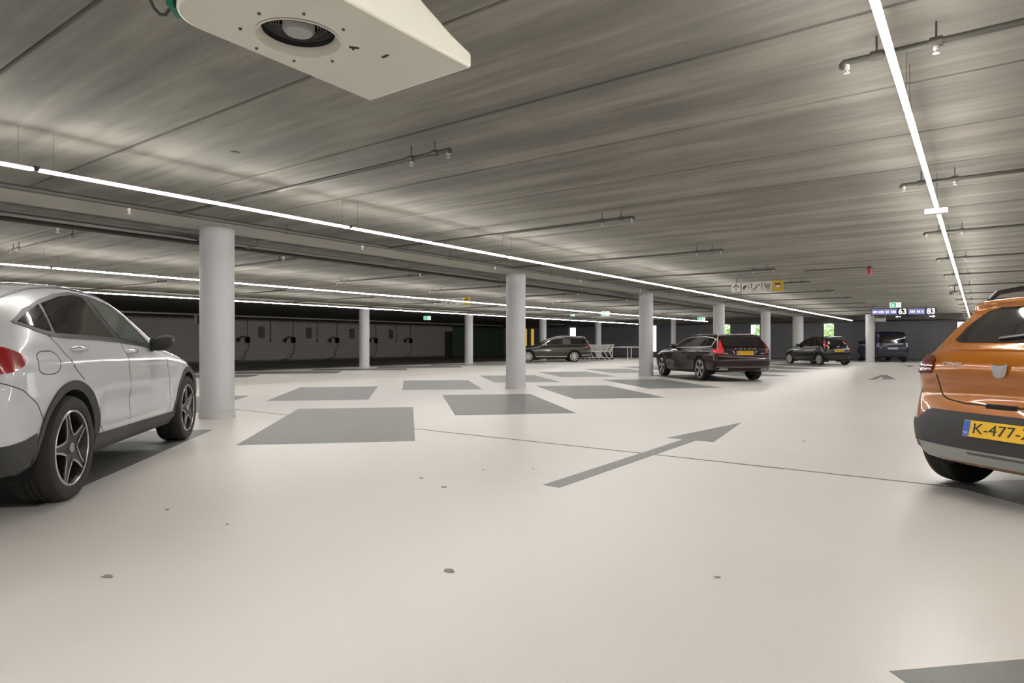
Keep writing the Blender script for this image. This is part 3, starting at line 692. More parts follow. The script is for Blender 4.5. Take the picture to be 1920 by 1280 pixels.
# ------------------------------------------------------------------ trolleys and rail
def trolley():
    t = thing('shopping_trolley', 'x', 'shopping trolley', group='nested shopping trolleys')
    b = MB(); r = .008
    def P3(x, y, z): return (x, y, z)
    # basket: top ring larger than bottom ring, x along length
    top = [(-.05, -.28, 1.0), (.85, -.22, .92), (.85, .22, .92), (-.05, .28, 1.0)]; bot = [(.08, -.2, .55), (.72, -.16, .60), (.72, .16, .60), (.08, .2, .55)]
    for ring in (top, bot):
        for i in range(4): b.tube([ring[i], ring[(i + 1) % 4]], r * 2.0, 5)
    for i in range(4):
        A, B, C, D = Vector(top[i]), Vector(top[(i + 1) % 4]), Vector(bot[i]), Vector(bot[(i + 1) % 4])
        for k in range(0, 9):
            f = k / 8; b.tube([A.lerp(B, f), C.lerp(D, f)], .008, 4, cap=False)
        for k in (1, 2): b.tube([A.lerp(C, k / 3), B.lerp(D, k / 3)], .008, 4, cap=False)
    for k in range(1, 6):
        f = k / 6; b.tube([Vector(bot[0]).lerp(Vector(bot[1]), f), Vector(bot[3]).lerp(Vector(bot[2]), f)], .008, 4, cap=False)
    b.build('basket', M_wiremetal, t)
    b = MB()
    for s in (-1, 1):
        b.tube([(-.12, s * .27, 1.03), (.05, s * .25, .7), (.18, s * .2, .5), (.0, s * .26, .14)], .02, 6); b.tube([(.0, s * .26, .14), (.8, s * .19, .14)], .018, 6); b.tube([(.18, s * .2, .5), (.6, s * .17, .56)], .016, 6)
    b.tube([(.8, -.19, .14), (.8, .19, .14)], .012, 6)
    b.build('chassis', M_wiremetal, t)
    b = MB(); b.tube([(-.12, -.28, 1.03), (-.12, .28, 1.03)], .017, 8); b.build('handle', M_darkgrey, t)
    for x in (.02, .78):
        for s in (-1, 1):
            b = MB(); b.lathe([(0, -.015), (.055, -.015), (.06, 0), (.055, .015), (0, .015)], 14, 'y', (x, s * (.25 if x < .3 else .19), .062)); b.build('castor_wheel', M_darkgrey, t)
    return t
tx, ty = at(1150, 674.0)
pr = trolley(); dirv = math.radians(36 + 180 - 2)
for i in range(8):
    o = pr if i == 0 else copy_tree(pr)
    o.location = (tx + .32 * i * math.cos(dirv) * 1.0 + math.cos(dirv) * .1, ty + .32 * i * math.sin(dirv), 0); o.rotation_euler = (0, 0, dirv)
    o['label'] = 'wire trolley nested beside the olive estate car, %s' % (['outermost of the row'] + ['%s from the free right end' % w_ for w_ in ('second', 'third', 'fourth', 'fifth', 'sixth', 'seventh', 'eighth')])[i]
a0 = Vector(at(1098, 674.8) + (0,)); a1 = Vector(at(1212, 674.8) + (0,))
d_ = (a1 - a0); L_ = d_.length; t = thing('guard_rail', 'pale metal guard rail behind the shopping trolleys', 'railing', a0, math.atan2(d_.y, d_.x) )
b = MB(); b.tube([(0, 1.5, .84), (L_, 1.5, .84)], .03, 8); b.build('top_rail', M_rail, t)
for xx in (.2, L_ * .5, L_ * .76, L_ * .82, L_ - .1):
    b = MB(); b.tube([(xx, 1.5, 0), (xx, 1.5, .84)], .028, 8); b.build('rail_post', M_rail, t)
# greenery seen through the far windows
for i, (x, z, s) in enumerate(((-8.6, 1.7, .9), (-15.6, 1.8, .7), (-13.3, 1.7, .7))):
    rr = random.Random(i); b = MB()
    for k in range(700):
        p = Vector((rr.uniform(-.45, .45), rr.uniform(-.5, .5), rr.gauss(0, .6))) * s * 1.25; a = rr.uniform(0, 6.28); q = .09
        e1 = Vector((math.cos(a), math.sin(a) * .5, rr.uniform(-1, 1))).normalized() * q; e2 = e1.cross(Vector((rr.random(), rr.random(), rr.random()))).normalized() * q * .5
        b.add([p - e1, p + e2, p + e1, p - e2], [(0, 1, 2, 3)])
    t = thing('garden_shrub', 'green shrub outside the window slit ' + ['above the black hatchback', 'left above the brown estate car', 'right above the brown estate car'][i], 'shrub', (x + (0, 1.2, .9)[i] * 0, Y1 + 2.6, 0))
    b.v = [(p[0], p[1], p[2] + z) for p in b.v]; b.build('foliage', M_leaf, t)
    b = MB(); b.tube([(0, 0, -.2), (.05, 0, z)], .04, 6); b.build('trunk', M_signdark, t)

# ------------------------------------------------------------------ cars
def smoothstep(a, b_, x):
    t_ = np.clip((x - a) / (b_ - a), 0, 1); return t_ * t_ * (3 - 2 * t_)
def smax(a, b_, r):
    h_ = np.maximum(r - np.abs(a - b_), 0) / r
    return np.maximum(a, b_) + h_ * h_ * r * 0.25
def catmull(pts, n=8):
    P_ = [np.array(p, float) for p in pts]; N = len(P_); out = []
    for i in range(N):
        p0, p1, p2, p3 = P_[i - 1], P_[i], P_[(i + 1) % N], P_[(i + 2) % N]
        l0, l1, l2 = [max(1e-6, np.linalg.norm(q)) ** .5 for q in (p1 - p0, p2 - p1, p3 - p2)]
        m1 = (p2 - p1) + l1 * ((p1 - p0) / l0 - (p2 - p0) / (l0 + l1)); m2 = (p2 - p1) + l1 * ((p3 - p2) / l2 - (p3 - p1) / (l1 + l2))
        for k in range(n):
            s = k / n
            out.append((2 * s ** 3 - 3 * s ** 2 + 1) * p1 + (s ** 3 - 2 * s ** 2 + s) * m1 + (-2 * s ** 3 + 3 * s ** 2) * p2 + (s ** 3 - s ** 2) * m2)
    return np.array(out)

class CarShape:
    def __init__(c, **k):
        c.__dict__.update(k)
        poly = catmull(k['outline'], 6); A = poly; B = np.roll(poly, -1, axis=0)
        c.gx0, c.gz0, c.gs = poly[:, 0].min() - .4, poly[:, 1].min() - .3, .02
        nx = int((poly[:, 0].max() + .4 - c.gx0) / c.gs) + 1; nz = int((poly[:, 1].max() + .3 - c.gz0) / c.gs) + 1
        X, Z = np.meshgrid(c.gx0 + np.arange(nx) * c.gs, c.gz0 + np.arange(nz) * c.gs, indexing='ij')
        best = np.full(X.shape, 1e9); ins = np.zeros(X.shape, bool)
        for (ax, az), (bx, bz) in zip(A, B):
            dx, dz = bx - ax, bz - az; L2 = dx * dx + dz * dz + 1e-12
            t_ = np.clip(((X - ax) * dx + (Z - az) * dz) / L2, 0, 1)
            best = np.minimum(best, (X - ax - t_ * dx) ** 2 + (Z - az - t_ * dz) ** 2)
            if az != bz:
                cr = ((az > Z) != (bz > Z)) & (X < (bx - ax) * (Z - az) / (bz - az) + ax); ins ^= cr
        c.S = np.sqrt(best) * np.where(ins, -1, 1); c.nx, c.nz = nx, nz
    def sdf(c, x, z):
        fx = np.clip((x - c.gx0) / c.gs, 0, c.nx - 1.001); fz = np.clip((z - c.gz0) / c.gs, 0, c.nz - 1.001)
        i = fx.astype(int); j = fz.astype(int); a = fx - i; b_ = fz - j; S = c.S
        return S[i, j] * (1 - a) * (1 - b_) + S[i + 1, j] * a * (1 - b_) + S[i, j + 1] * (1 - a) * b_ + S[i + 1, j + 1] * a * b_
    def Y(c, x, z):
        pz = np.array(c.prof); px = np.array(c.plan); bz = np.array(c.belt)
        y = c.hw * np.interp(z, pz[:, 0], pz[:, 1]) * np.interp(x, px[:, 0], px[:, 1])
        d = z - np.interp(x, bz[:, 0], bz[:, 1]); k = .03
        y = y - c.tum * k * np.log1p(np.exp(np.clip(d / k, -30, 30)))
        for (line, amp, wd) in c.creases:
            l_ = np.array(line); zc = np.interp(x, l_[:, 0], l_[:, 1]); on = smoothstep(l_[0, 0] - .1, l_[0, 0] + .1, x) * (1 - smoothstep(l_[-1, 0] - .1, l_[-1, 0] + .1, x))
            y = y + amp * on * np.exp(-((z - zc) / wd) ** 2)
        return y
    def f(c, x, y, z):
        ay = np.abs(y); q = (ay / c.hw) ** c.nq
        xp = x - c.kr * q * (1 - smoothstep(c.xr, .9, x)) + c.kf * q * smoothstep(1.5, c.wb + .2, x)
        zp = z + c.crown * (ay / c.hw) ** 2 * smoothstep(.55, .95, z)
        F = smax(c.sdf(xp, zp), (ay - c.Y(x, z)) * .95, c.rad)
        for ax in (0, c.wb):
            hole = np.maximum(np.hypot(x - ax, z - c.tr) - c.ar, c.hw - .36 - ay)
            F = smax(F, -hole, .02)
        for (x0, x1, y0, y1, z0, z1) in c.cuts:
            bx = np.maximum(np.maximum(np.maximum(x0 - x, x - x1), np.maximum(y0 - ay, ay - y1)), np.maximum(z0 - z, z - z1)); F = smax(F, -bx, .015)
        return F
    def grad(c, P_):
        e = .003; x, y, z = P_.T
        return np.stack([c.f(x + e, y, z) - c.f(x - e, y, z), c.f(x, y + e, z) - c.f(x, y - e, z), c.f(x, y, z + e) - c.f(x, y, z - e)], 1) / (2 * e)
    def hit(c, O, D, maxd=2.4, step=.02):
        O = np.array(O, float); D = np.array(D, float); t_ = np.zeros(len(O)); lo = np.full(len(O), np.nan); prev = t_.copy()
        for k in range(int(maxd / step)):
            tt = k * step; Pn = O + D * tt; v = c.f(*Pn.T); new = (v < 0) & np.isnan(lo); lo[new] = tt - step
        miss = np.isnan(lo)
        if miss.any():
            bf = np.full(len(O), 9.0); bt = np.zeros(len(O))
            for k in range(int(maxd / step)):
                v = c.f(*(O + D * (k * step)).T); up = v < bf; bf[up] = v[up]; bt[up] = k * step
            lo[miss] = bt[miss]
        a = lo.copy(); b_ = lo + step
        for _ in range(12):
            m_ = (a + b_) / 2; v = c.f(*(O + D * m_[:, None]).T); a = np.where(v > 0, m_, a); b_ = np.where(v > 0, b_, m_)
        Pn = O + D * ((a + b_) / 2)[:, None]
        if miss.any():
            Q = O[miss] + D[miss] * bt[miss][:, None]
            for _ in range(14):
                v = c.f(*Q.T); G = c.grad(Q); Q = Q - (v / np.maximum((G ** 2).sum(1), .3))[:, None] * G * .8
            Pn[miss] = Q
        G = c.grad(Pn); G /= np.linalg.norm(G, axis=1)[:, None] + 1e-9
        return Pn, G
    def body_mesh(c, res, mats):
        xs = np.arange(c.gx0 + .3, c.gx0 + c.nx * c.gs - .3, res); ys = np.arange(-c.hw - .08, c.hw + .08 + res, res); zs = np.arange(c.gz0 + .22, c.gz0 + c.nz * c.gs - .22, res)
        X, Yg, Z = np.meshgrid(xs, ys, zs, indexing='ij'); F = c.f(X.ravel(), Yg.ravel(), Z.ravel()).reshape(X.shape)
        nx, ny, nz = F.shape; org = np.array([xs[0], ys[0], zs[0]])
        acc = np.zeros((nx - 1, ny - 1, nz - 1, 3)); cnt = np.zeros((nx - 1, ny - 1, nz - 1))
        cor = [(i, j, k) for i in (0, 1) for j in (0, 1) for k in (0, 1)]
        def sl(o_): return F[o_[0]:nx - 1 + o_[0], o_[1]:ny - 1 + o_[1], o_[2]:nz - 1 + o_[2]]
        for a in cor:
            for ax in range(3):
                if a[ax]: continue
                b_ = list(a); b_[ax] = 1; fa, fb = sl(a), sl(b_); s = (fa < 0) != (fb < 0)
                t_ = np.where(s, fa / np.where(np.abs(fa - fb) < 1e-12, 1, fa - fb), 0)
                for q in range(3): acc[..., q] += np.where(s, a[q] + (t_ if q == ax else 0), 0)
                cnt += s
        act = cnt > 0; idx = np.full(act.shape, -1); idx[act] = np.arange(act.sum())
        cells = np.argwhere(act); V = (cells + acc[act] / cnt[act][:, None]) * res + org
        for _ in range(4):
            v = c.f(*V.T); G = c.grad(V); g2 = np.maximum((G ** 2).sum(1), .2); st = -(v / g2)[:, None] * G
            ln = np.linalg.norm(st, axis=1)[:, None]; st *= np.minimum(1, res * .5 / np.maximum(ln, 1e-9)); V = V + st
        faces = []
        neg = F < 0
        for ax in range(3):
            o1, o2 = [q for q in range(3) if q != ax]
            s0 = [slice(1, -1)] * 3; s1 = [slice(1, -1)] * 3; s0[ax] = slice(0, F.shape[ax] - 1); s1[ax] = slice(1, F.shape[ax])
            A_, B_ = neg[tuple(s0)], neg[tuple(s1)]; E = np.argwhere(A_ != B_); fl_ = A_[A_ != B_]
            offs = np.ones(3, int); offs[ax] = 0; E = E + offs
            def g(d1, d2):
                q = E.copy(); q[:, o1] -= d1; q[:, o2] -= d2; return idx[q[:, 0], q[:, 1], q[:, 2]]
            Q = np.stack([g(0, 0), g(1, 0), g(1, 1), g(0, 1)], 1)
            flip = fl_ if ax != 1 else ~fl_
            Q[~flip] = Q[~flip][:, ::-1]; faces.append(Q)
        Q = np.concatenate(faces); Q = Q[(Q >= 0).all(1)]
        me = bpy.data.meshes.new('body'); me.from_pydata(V.tolist(), [], Q.tolist())
        for m_ in mats: me.materials.append(m_)
        C_ = V[Q].mean(1); dark = C_[:, 2] < c.zdark
        for ax in (0, c.wb): dark |= (np.hypot(C_[:, 0] - ax, C_[:, 2] - c.tr) < c.ar + .006) & (np.abs(C_[:, 1]) < np.minimum(c.hw - .012, c.Y(C_[:, 0], C_[:, 2]) - .04))
        me.polygons.foreach_set('material_index', dark.astype(int).tolist()); me.polygons.foreach_set('use_smooth', [True] * len(Q))
        bm = bmesh.new(); bm.from_mesh(me); bmesh.ops.recalc_face_normals(bm, faces=bm.faces); bm.to_mesh(me); bm.free()
        me.update(); return me

def ray_setup(mode, pts):
    p = np.array(pts, float); n = len(p)
    if mode in 'LR':
        s = 1 if mode == 'L' else -1; O = np.stack([p[:, 0], np.full(n, s * 1.25), p[:, 1]], 1); D = np.tile([0, -s, 0], (n, 1))
    elif mode == 'B': O = np.stack([np.full(n, -1.6), p[:, 0], p[:, 1]], 1); D = np.tile([1, 0, 0], (n, 1))
    elif mode == 'F': O = np.stack([np.full(n, 4.4), p[:, 0], p[:, 1]], 1); D = np.tile([-1, 0, 0], (n, 1))
    else: O = np.stack([p[:, 0], p[:, 1], np.full(n, 2.4)], 1); D = np.tile([0, 0, -1], (n, 1))
    return O, D.astype(float)

class Car:
    def __init__(c, name, label, cat, org, head, shape, paint, res, **k):
        c.s = shape; c.root = thing(name, label, cat, (org[0], org[1], .002), math.radians(head))
        c.body = link('body', shape.body_mesh(res, [paint, M_under]), c.root); c.paint = paint
        for ax in (0, shape.wb):
            for sd in (-1, 1):
                R_ = shape.ar - .006; A_ = np.linspace(math.radians(-22), math.radians(202), 46)
                X_ = ax + R_ * np.cos(A_); Z_ = shape.tr + R_ * np.sin(A_); Yo = np.minimum(shape.Y(X_, Z_), shape.hw) - .006; n_ = len(A_)
                vs = [(X_[i], sd * Yo[i], Z_[i]) for i in range(n_)] + [(X_[i], sd * (shape.hw - .34), Z_[i]) for i in range(n_)]
                MB().add(vs, [(i, i + 1, n_ + i + 1, n_ + i) for i in range(n_ - 1)]).build('wheel_arch_liner', M_under, c.root, smooth=60)
    def patch(c, mode, poly, name, m, off=.003, thick=.004, grid=.06, parent=None, rnd=0):
        if rnd: poly = [tuple(q) for q in catmull(poly, rnd)]
        bm = bmesh.new(); vs = [bm.verts.new((p[0], p[1], 0)) for p in poly]
        f_ = bm.faces.new(vs); bmesh.ops.triangulate(bm, faces=[f_])
        P_ = np.array(poly)
        for ax in (0, 1):
            a, b_ = P_[:, ax].min(), P_[:, ax].max(); k = int((b_ - a) / grid) + 1
            for i in range(1, k):
                co = [0, 0, 0]; co[ax] = a + (b_ - a) * i / k; no = [0, 0, 0]; no[ax] = 1
                bmesh.ops.bisect_plane(bm, geom=bm.verts[:] + bm.edges[:] + bm.faces[:], plane_co=co, plane_no=no)
        bmesh.ops.remove_doubles(bm, verts=bm.verts, dist=1e-5)
        bm.verts.index_update()
        pts = [(v.co.x, v.co.y) for v in bm.verts]; Pn, G = c.s.hit(*ray_setup(mode, pts), maxd=3.4 if mode in 'BF' else (2.3 if mode == 'T' else 1.2))
        out = Pn + G * (off + thick); inn = Pn - G * .01
        for i, v in enumerate(bm.verts): v.co = out[i]
        be = [e for e in bm.edges if e.is_boundary]
        r = bmesh.ops.extrude_edge_only(bm, edges=be); nv = [g for g in r['geom'] if isinstance(g, bmesh.types.BMVert)]
        Kd = {tuple(np.round(out[i], 5)): i for i in range(len(out))}
        for v in nv:
            i = Kd.get(tuple(np.round(np.array(v.co), 5)))
            if i is None: i = int(np.argmin(((out - np.array(v.co)) ** 2).sum(1)))
            v.co = inn[i]
        bmesh.ops.recalc_face_normals(bm, faces=bm.faces)
        me = bpy.data.meshes.new(name); bm.to_mesh(me); bm.free(); me.materials.append(m); smooth_mesh(me, 35)
        # make sure normals face outwards
        return link(name, me, parent or c.root)
    def both(c, poly, name, m, **k):
        return c.patch('L', poly, name, m, **k), c.patch('R', poly, name, m, **k)
    def strip(c, mode, line, wdt, name, m, off=.0015, thick=.001, parent=None, closed=False, step=.04):
        L_ = [np.array(p, float) for p in line]; 
        if closed: L_.append(L_[0])
        dense = [L_[0]]
        for a, b_ in zip(L_[:-1], L_[1:]):
            k = max(1, int(np.linalg.norm(b_ - a) / step))
            for i in range(1, k + 1): dense.append(a + (b_ - a) * i / k)
        D_ = np.array(dense); T = np.gradient(D_, axis=0); T /= np.linalg.norm(T, axis=1)[:, None] + 1e-9; N_ = np.stack([-T[:, 1], T[:, 0]], 1)
        a = D_ + N_ * wdt / 2; b_ = D_ - N_ * wdt / 2; allp = np.concatenate([a, b_])
        Pn, G = c.s.hit(*ray_setup(mode, allp), maxd=3.4 if mode in 'BF' else (2.3 if mode == 'T' else 1.2)); n = len(D_)
        top = Pn + G * (off + thick); bot = Pn - G * .004
        vs = np.concatenate([top, bot]).tolist(); fs = []
        for i in range(n - 1):
            fs += [(i, i + 1, n + i + 1, n + i), (i, 2 * n + i, 2 * n + i + 1, i + 1), (n + i, n + i + 1, 3 * n + i + 1, 3 * n + i)]
        b2 = MB(); b2.add(vs, fs); return b2.build(name, m, parent or c.root, smooth=35)
    def wheel(c, x, side, style, r=None, w_=.24, rim=.25, yo=.02, steer=0.0):
        r = r or c.s.tr; s = c.s.hw - yo; yc = side * (s - w_ / 2)
        M = c.root
        b = MB(); hw_ = w_ / 2
        prof = [(rim - .005, -hw_ * .8), (rim + .02, -hw_ * .96), (r - .05, -hw_), (r - .02, -hw_ * .93), (r - .004, -hw_ * .75), (r, -hw_ * .4)]
        for g_ in (-.3, 0, .3): prof += [(r, (g_ - .06) * hw_), (r - .008, (g_ - .05) * hw_), (r - .008, (g_ + .05) * hw_), (r, (g_ + .06) * hw_)]
        prof += [(r, hw_ * .4), (r - .004, hw_ * .75), (r - .02, hw_ * .93), (r - .05, hw_), (rim + .02, hw_ * .96), (rim - .005, hw_ * .8)]
        b.lathe(prof, 64, 'y'); tyre = b.build('wheel', M_tyre, c.root, smooth=30, loc=(x, yc, r), rot=(0, 0, steer))
        o = side  # outward direction
        b = MB(); b.lathe([(rim - .004, -hw_ * .85), (rim - .012, hw_ * .8 * 1), (rim + .006, hw_ * .86), (rim + .008, hw_ * .9), (rim - .004, hw_ * .9), (rim - .02, hw_ * .75), (rim - .03, -hw_ * .3), (rim - .04, -hw_ * .8), (.05, -hw_ * .8)], 64, 'y')
        if o < 0: b.v = [(p[0], -p[1], p[2]) for p in b.v]
        b.build('rim_barrel', M_rimdark if style != 'steel' else M_silver, tyre, smooth=40)
        b = MB(); b.lathe([(rim + .009, hw_ * .90), (rim + .004, hw_ * .935), (rim - .006, hw_ * .935), (rim - .008, hw_ * .9)], 64, 'y')
        if o < 0: b.v = [(p[0], -p[1], p[2]) for p in b.v]
        b.build('rim_lip', M_alu if style in ('star', 'five') else M_silver, tyre, smooth=40)
        b = MB(); b.lathe([(0, -hw_ * .35), (rim * .62, -hw_ * .35), (rim * .62, -hw_ * .5), (0, -hw_ * .5)], 40, 'y')
        if o < 0: b.v = [(p[0], -p[1], p[2]) for p in b.v]
        b.build('brake_disc', M_pipe, tyre, smooth=40)
        Mf = Matrix(((1, 0, 0, 0), (0, 0, o, 0), (0, 1, 0, 0), (0, 0, 0, 1)))   # (x,z,depth)
        d0, d1 = hw_ * .55, hw_ * .86
        if style == 'star':
            n = 5; b = MB(); e = MB()
            for k in range(n):
                a0 = PI * .5 + 2 * PI * k / n + .25; c0, s0 = math.cos(a0), math.sin(a0)
                def W(rad, t_): return (rad * c0 - t_ * s0, rad * s0 + t_ * c0)
                ro, ri = rim - .006, .085; wo, wi_ = .022, .05
                b.prism([W(0, -.02), W(ri, -wi_), W(.14, -.036), W(ro, -wo), W(ro, wo), W(.14, .036), W(ri, wi_), W(0, .02)], d0, d1 - .006, M=Mf)
                for sg in (-1, 1):
                    q = [W(ri - .02, sg * (wi_ + .012)), W(ri, sg * wi_), W(.14, sg * .036), W(ro, sg * wo), W(ro, sg * (wo - .010)), W(.14, sg * .023), W(ri + .009, sg * (wi_ - .014)), W(ri - .018, sg * (wi_ + .0))]
                    e.prism(q, d1 - .01, d1 + .001, M=Mf)
            b.prism([(.085 * math.cos(2 * PI * k / 24), .085 * math.sin(2 * PI * k / 24)) for k in range(24)], d0, d1 - .007, M=Mf)
            b.build('spokes', M_rimdark, tyre); e.build('spoke_edges', M_alu, tyre)
        elif style in ('five', 'ten', 'steel'):
            n = {'five': 5, 'ten': 10, 'steel': 7}[style]; b = MB()
            for k in range(n):
                a0 = PI * .5 + 2 * PI * k / n; c0, s0 = math.cos(a0), math.sin(a0)
                def W(rad, t_): return (rad * c0 - t_ * s0, rad * s0 + t_ * c0)
                ro = rim - .004
                if style == 'five': q = [W(0, -.025), W(.1, -.02), W(ro, -.062), W(ro, .062), W(.1, .02), W(0, .025)]
                elif style == 'ten': q = [W(0, -.014), W(.12, -.014), W(ro, -.036), W(ro, .036), W(.12, .014), W(0, .014)]
                else: q = [W(0, -.04), W(.12, -.05), W(ro, -.07), W(ro, .07), W(.12, .05), W(0, .04)]
                b.prism(q, d0, d1, M=Mf)
            b.prism([(.06 * math.cos(2 * PI * k / 24), .06 * math.sin(2 * PI * k / 24)) for k in range(24)], d0, d1 + .004, M=Mf)
            b.build('spokes', {'five': M_alu, 'ten': M_bright, 'steel': M_silver}[style], tyre)
        b = MB(); b.prism([(.034 * math.cos(2 * PI * k / 24), .034 * math.sin(2 * PI * k / 24)) for k in range(24)], d0, d1 + .006, M=Mf); b.build('hub_cap', M_silver, tyre, bevel=.003)
        return tyre
    def wheels(c, style, **k):
        for x in (0, c.s.wb):
            for sd in (1, -1): c.wheel(x, sd, style, **k)
    def arch(c, m, wd=.055, name='arch_cladding', a0=-12, a1=192, off=.006, r0=None):
        R0 = (r0 or c.s.ar) + .0
        for ax in (0, c.s.wb):
            for md in 'LR':
                line = [(ax + (R0 + wd / 2 + .004) * math.cos(math.radians(t_)), c.s.tr + (R0 + wd / 2 + .004) * math.sin(math.radians(t_))) for t_ in np.linspace(a0, a1, 40)]
                c.strip(md, line, wd, name, m, off=off, thick=.004)
    def mirror(c, x, z, m, sc=1.0, yb=None):
        for sd in (1, -1):
            yb_ = (yb if yb is not None else float(c.s.Y(np.array([x]), np.array([z]))[0]))
            b = MB(); prof = []
            n, k = 14, 10; W_, H_, L_ = .095 * sc, .075 * sc, .085 * sc
            vs = []; fs = []
            for i in range(k + 1):
                ph = PI * i / k
                for j in range(n):
                    t_ = 2 * PI * j / n
                    sgn = lambda q: math.copysign(abs(q) ** .75, q)
                    vs.append((x + L_ * sgn(math.cos(ph)) , sd * (yb_ + .11 * sc + W_ * math.sin(ph) ** .7 * sgn(math.cos(t_))), z + .03 + H_ * math.sin(ph) ** .7 * sgn(math.sin(t_)) + .012 * math.cos(t_)))
            for i in range(k):
                for j in range(n): fs.append((i * n + j, i * n + (j + 1) % n, (i + 1) * n + (j + 1) % n, (i + 1) * n + j))
            b.add(vs, fs); o = b.build('wing_mirror', m, c.root, smooth=60)
            b = MB(); b.tube([(x + .02, sd * (yb_ - .04), z - .05), (x + .01, sd * (yb_ + .08 * sc), z - .015)], [.03, .022], 8); b.build('mirror_foot', M_black, o, smooth=50)
    def handle(c, x, z, m=None):
        for md in 'LR':
            s = 1 if md == 'L' else -1
            Pn, G = c.s.hit(*ray_setup(md, [(x, z), (x + .19, z - .005)]), maxd=1.2)
            a, b_ = Vector(Pn[0]), Vector(Pn[1]); g = Vector(G[0]); b = MB()
            pts = [a - g * .005, a + g * .028 + (b_ - a) * .12, a.lerp(b_, .5) + g * .036, b_ + g * .028 - (b_ - a) * .12, b_ - g * .005]
            b.tube(pts, [.012, .019, .021, .019, .012], 10); b.build('door_handle', m or M_chrome, c.root, smooth=60)
    def plate(c, z, txt, lift=0.0, yoff=0.0, tilt=0.0, w_=.52, yel=True, blue=True):
        Pn, G = c.s.hit(*ray_setup('B', [(0, z), (0.2, z)]), maxd=3.4); xx = min(Pn[0][0], Pn[1][0]) - .014 - lift
        t_ = link('licence_plate', None, c.root); t_.empty_display_size = .05
        t_.location = (xx, yoff, z); t_.rotation_euler = (0, tilt, 0)
        b = MB(); b.box(-.004, .012, -w_ / 2, w_ / 2, -.055, .055); b.build('plate_board', M_yellow if yel else M_signwhite, t_, bevel=.002)
        if blue:
            b = MB(); b.box(-.0055, -.004, w_ / 2 - .045, w_ / 2 - .003, -.052, .052); b.build('blue_band', M_blue, t_)
            m_ = text_mb('NL', .03, .0004); xf(m_, frame((-.0063, w_ / 2 - .024, -.03), (0, -1, 0), (0, 0, 1))); m_.build('country_letters', M_signwhite, t_)
        m_ = text_mb(txt, .098, .0006)
        xs_ = [p[0] for p in m_.v]; k = (w_ - .10) / (max(xs_) - min(xs_)); m_.v = [(p[0] * k, p[1] * 1.0, p[2]) for p in m_.v]
        xf(m_, frame((-.0052, -.022, 0), (0, -1, 0), (0, 0, 1))); m_.build('plate_text', M_ink, t_)

def paint(name, col, rough=.28, metal=.0, coat=1.0, spec=.5): return mat(name, col, rough, metal, coat, spec=spec)

def offset_seam(c, md, line, **k): return c.strip(md, line, .007, 'shut_line', M_seam, off=.0008, thick=.0004, **k)
M_handle = mat('bright_handle', (.62, .62, .64, 1), .18, .6)
# ---- white coupe-shaped SUV on the left
S = CarShape(outline=[(-.70, .27), (-.90, .33), (-.975, .50), (-.985, .70), (-.955, .86), (-.965, .98), (-.945, 1.09), (-.90, 1.15), (-.78, 1.18), (-.45, 1.335), (0, 1.47), (.5, 1.54), (.95, 1.552), (1.35, 1.52), (1.7, 1.40), (2.05, 1.22), (2.32, 1.11), (2.6, 1.06), (3.0, 1.0), (3.35, .90), (3.62, .76), (3.72, .58), (3.70, .36), (3.52, .25), (1.4, .22)],
    hw=.945, prof=[(.2, .90), (.33, .955), (.5, .99), (.72, 1.0), (.9, .985), (1.05, .955), (1.3, .93)], plan=[(-1, .93), (-.6, .98), (-.1, 1.0), (2.9, 1.0), (3.3, .97), (3.75, .88)],
    belt=[(-1, 1.10), (0, 1.075), (1.6, 1.03), (2.2, .99), (3.7, .85)], tum=.50, creases=[([(-.6, .96), (.6, .955), (2.0, .93), (3.2, .86)], .012, .035), ([(.5, .62), (2.2, .58)], -.014, .10), ([(.5, .44), (2.2, .42)], .012, .05)],
    nq=3.0, kr=.17, xr=-.55, kf=.34, crown=.06, rad=.13, wb=2.873, tr=.36, ar=.405, zdark=.25, cuts=[])
P_white = paint('pearl_white_paint', (.57, .58, .605, 1), .25)
c = Car('car', 'white coupe-roofed SUV cut by the left edge, with black wheel arches', 'car', (-5.687, 1.1145), 138.4, S, P_white, .028)
c.wheels('star', w_=.27, rim=.252, yo=.0)
c.arch(M_darkgrey, wd=.055)
c.both([(.42, .245), (2.46, .245), (2.46, .365), (.42, .395)], 'sill_cladding', M_darkgrey, off=.008, grid=.12)
for md in 'LR':
    c.patch(md, [(-.90, .30), (-.52, .30), (-.455, .40), (-.47, .52), (-.60, .495), (-.72, .485), (-.90, .485)], 'bumper_cladding', M_darkgrey, off=.006)
    c.patch(md, [(3.35, .28), (3.60, .28), (3.62, .42), (3.33, .5)], 'bumper_cladding', M_darkgrey, off=.006)
c.patch('B', [(-.72, .30), (.72, .30), (.76, .47), (-.76, .47)], 'rear_valance', M_darkgrey, off=.005, grid=.1)
WIN = [(-.455, 1.215), (-.33, 1.175), (-.16, 1.14), (.08, 1.125), (.55, 1.118), (1.0, 1.10), (1.4, 1.075), (1.72, 1.05), (1.80, 1.055), (1.66, 1.20), (1.52, 1.32), (1.30, 1.415), (1.0, 1.465), (.63, 1.478), (.33, 1.443), (.03, 1.38), (-.25, 1.30)]
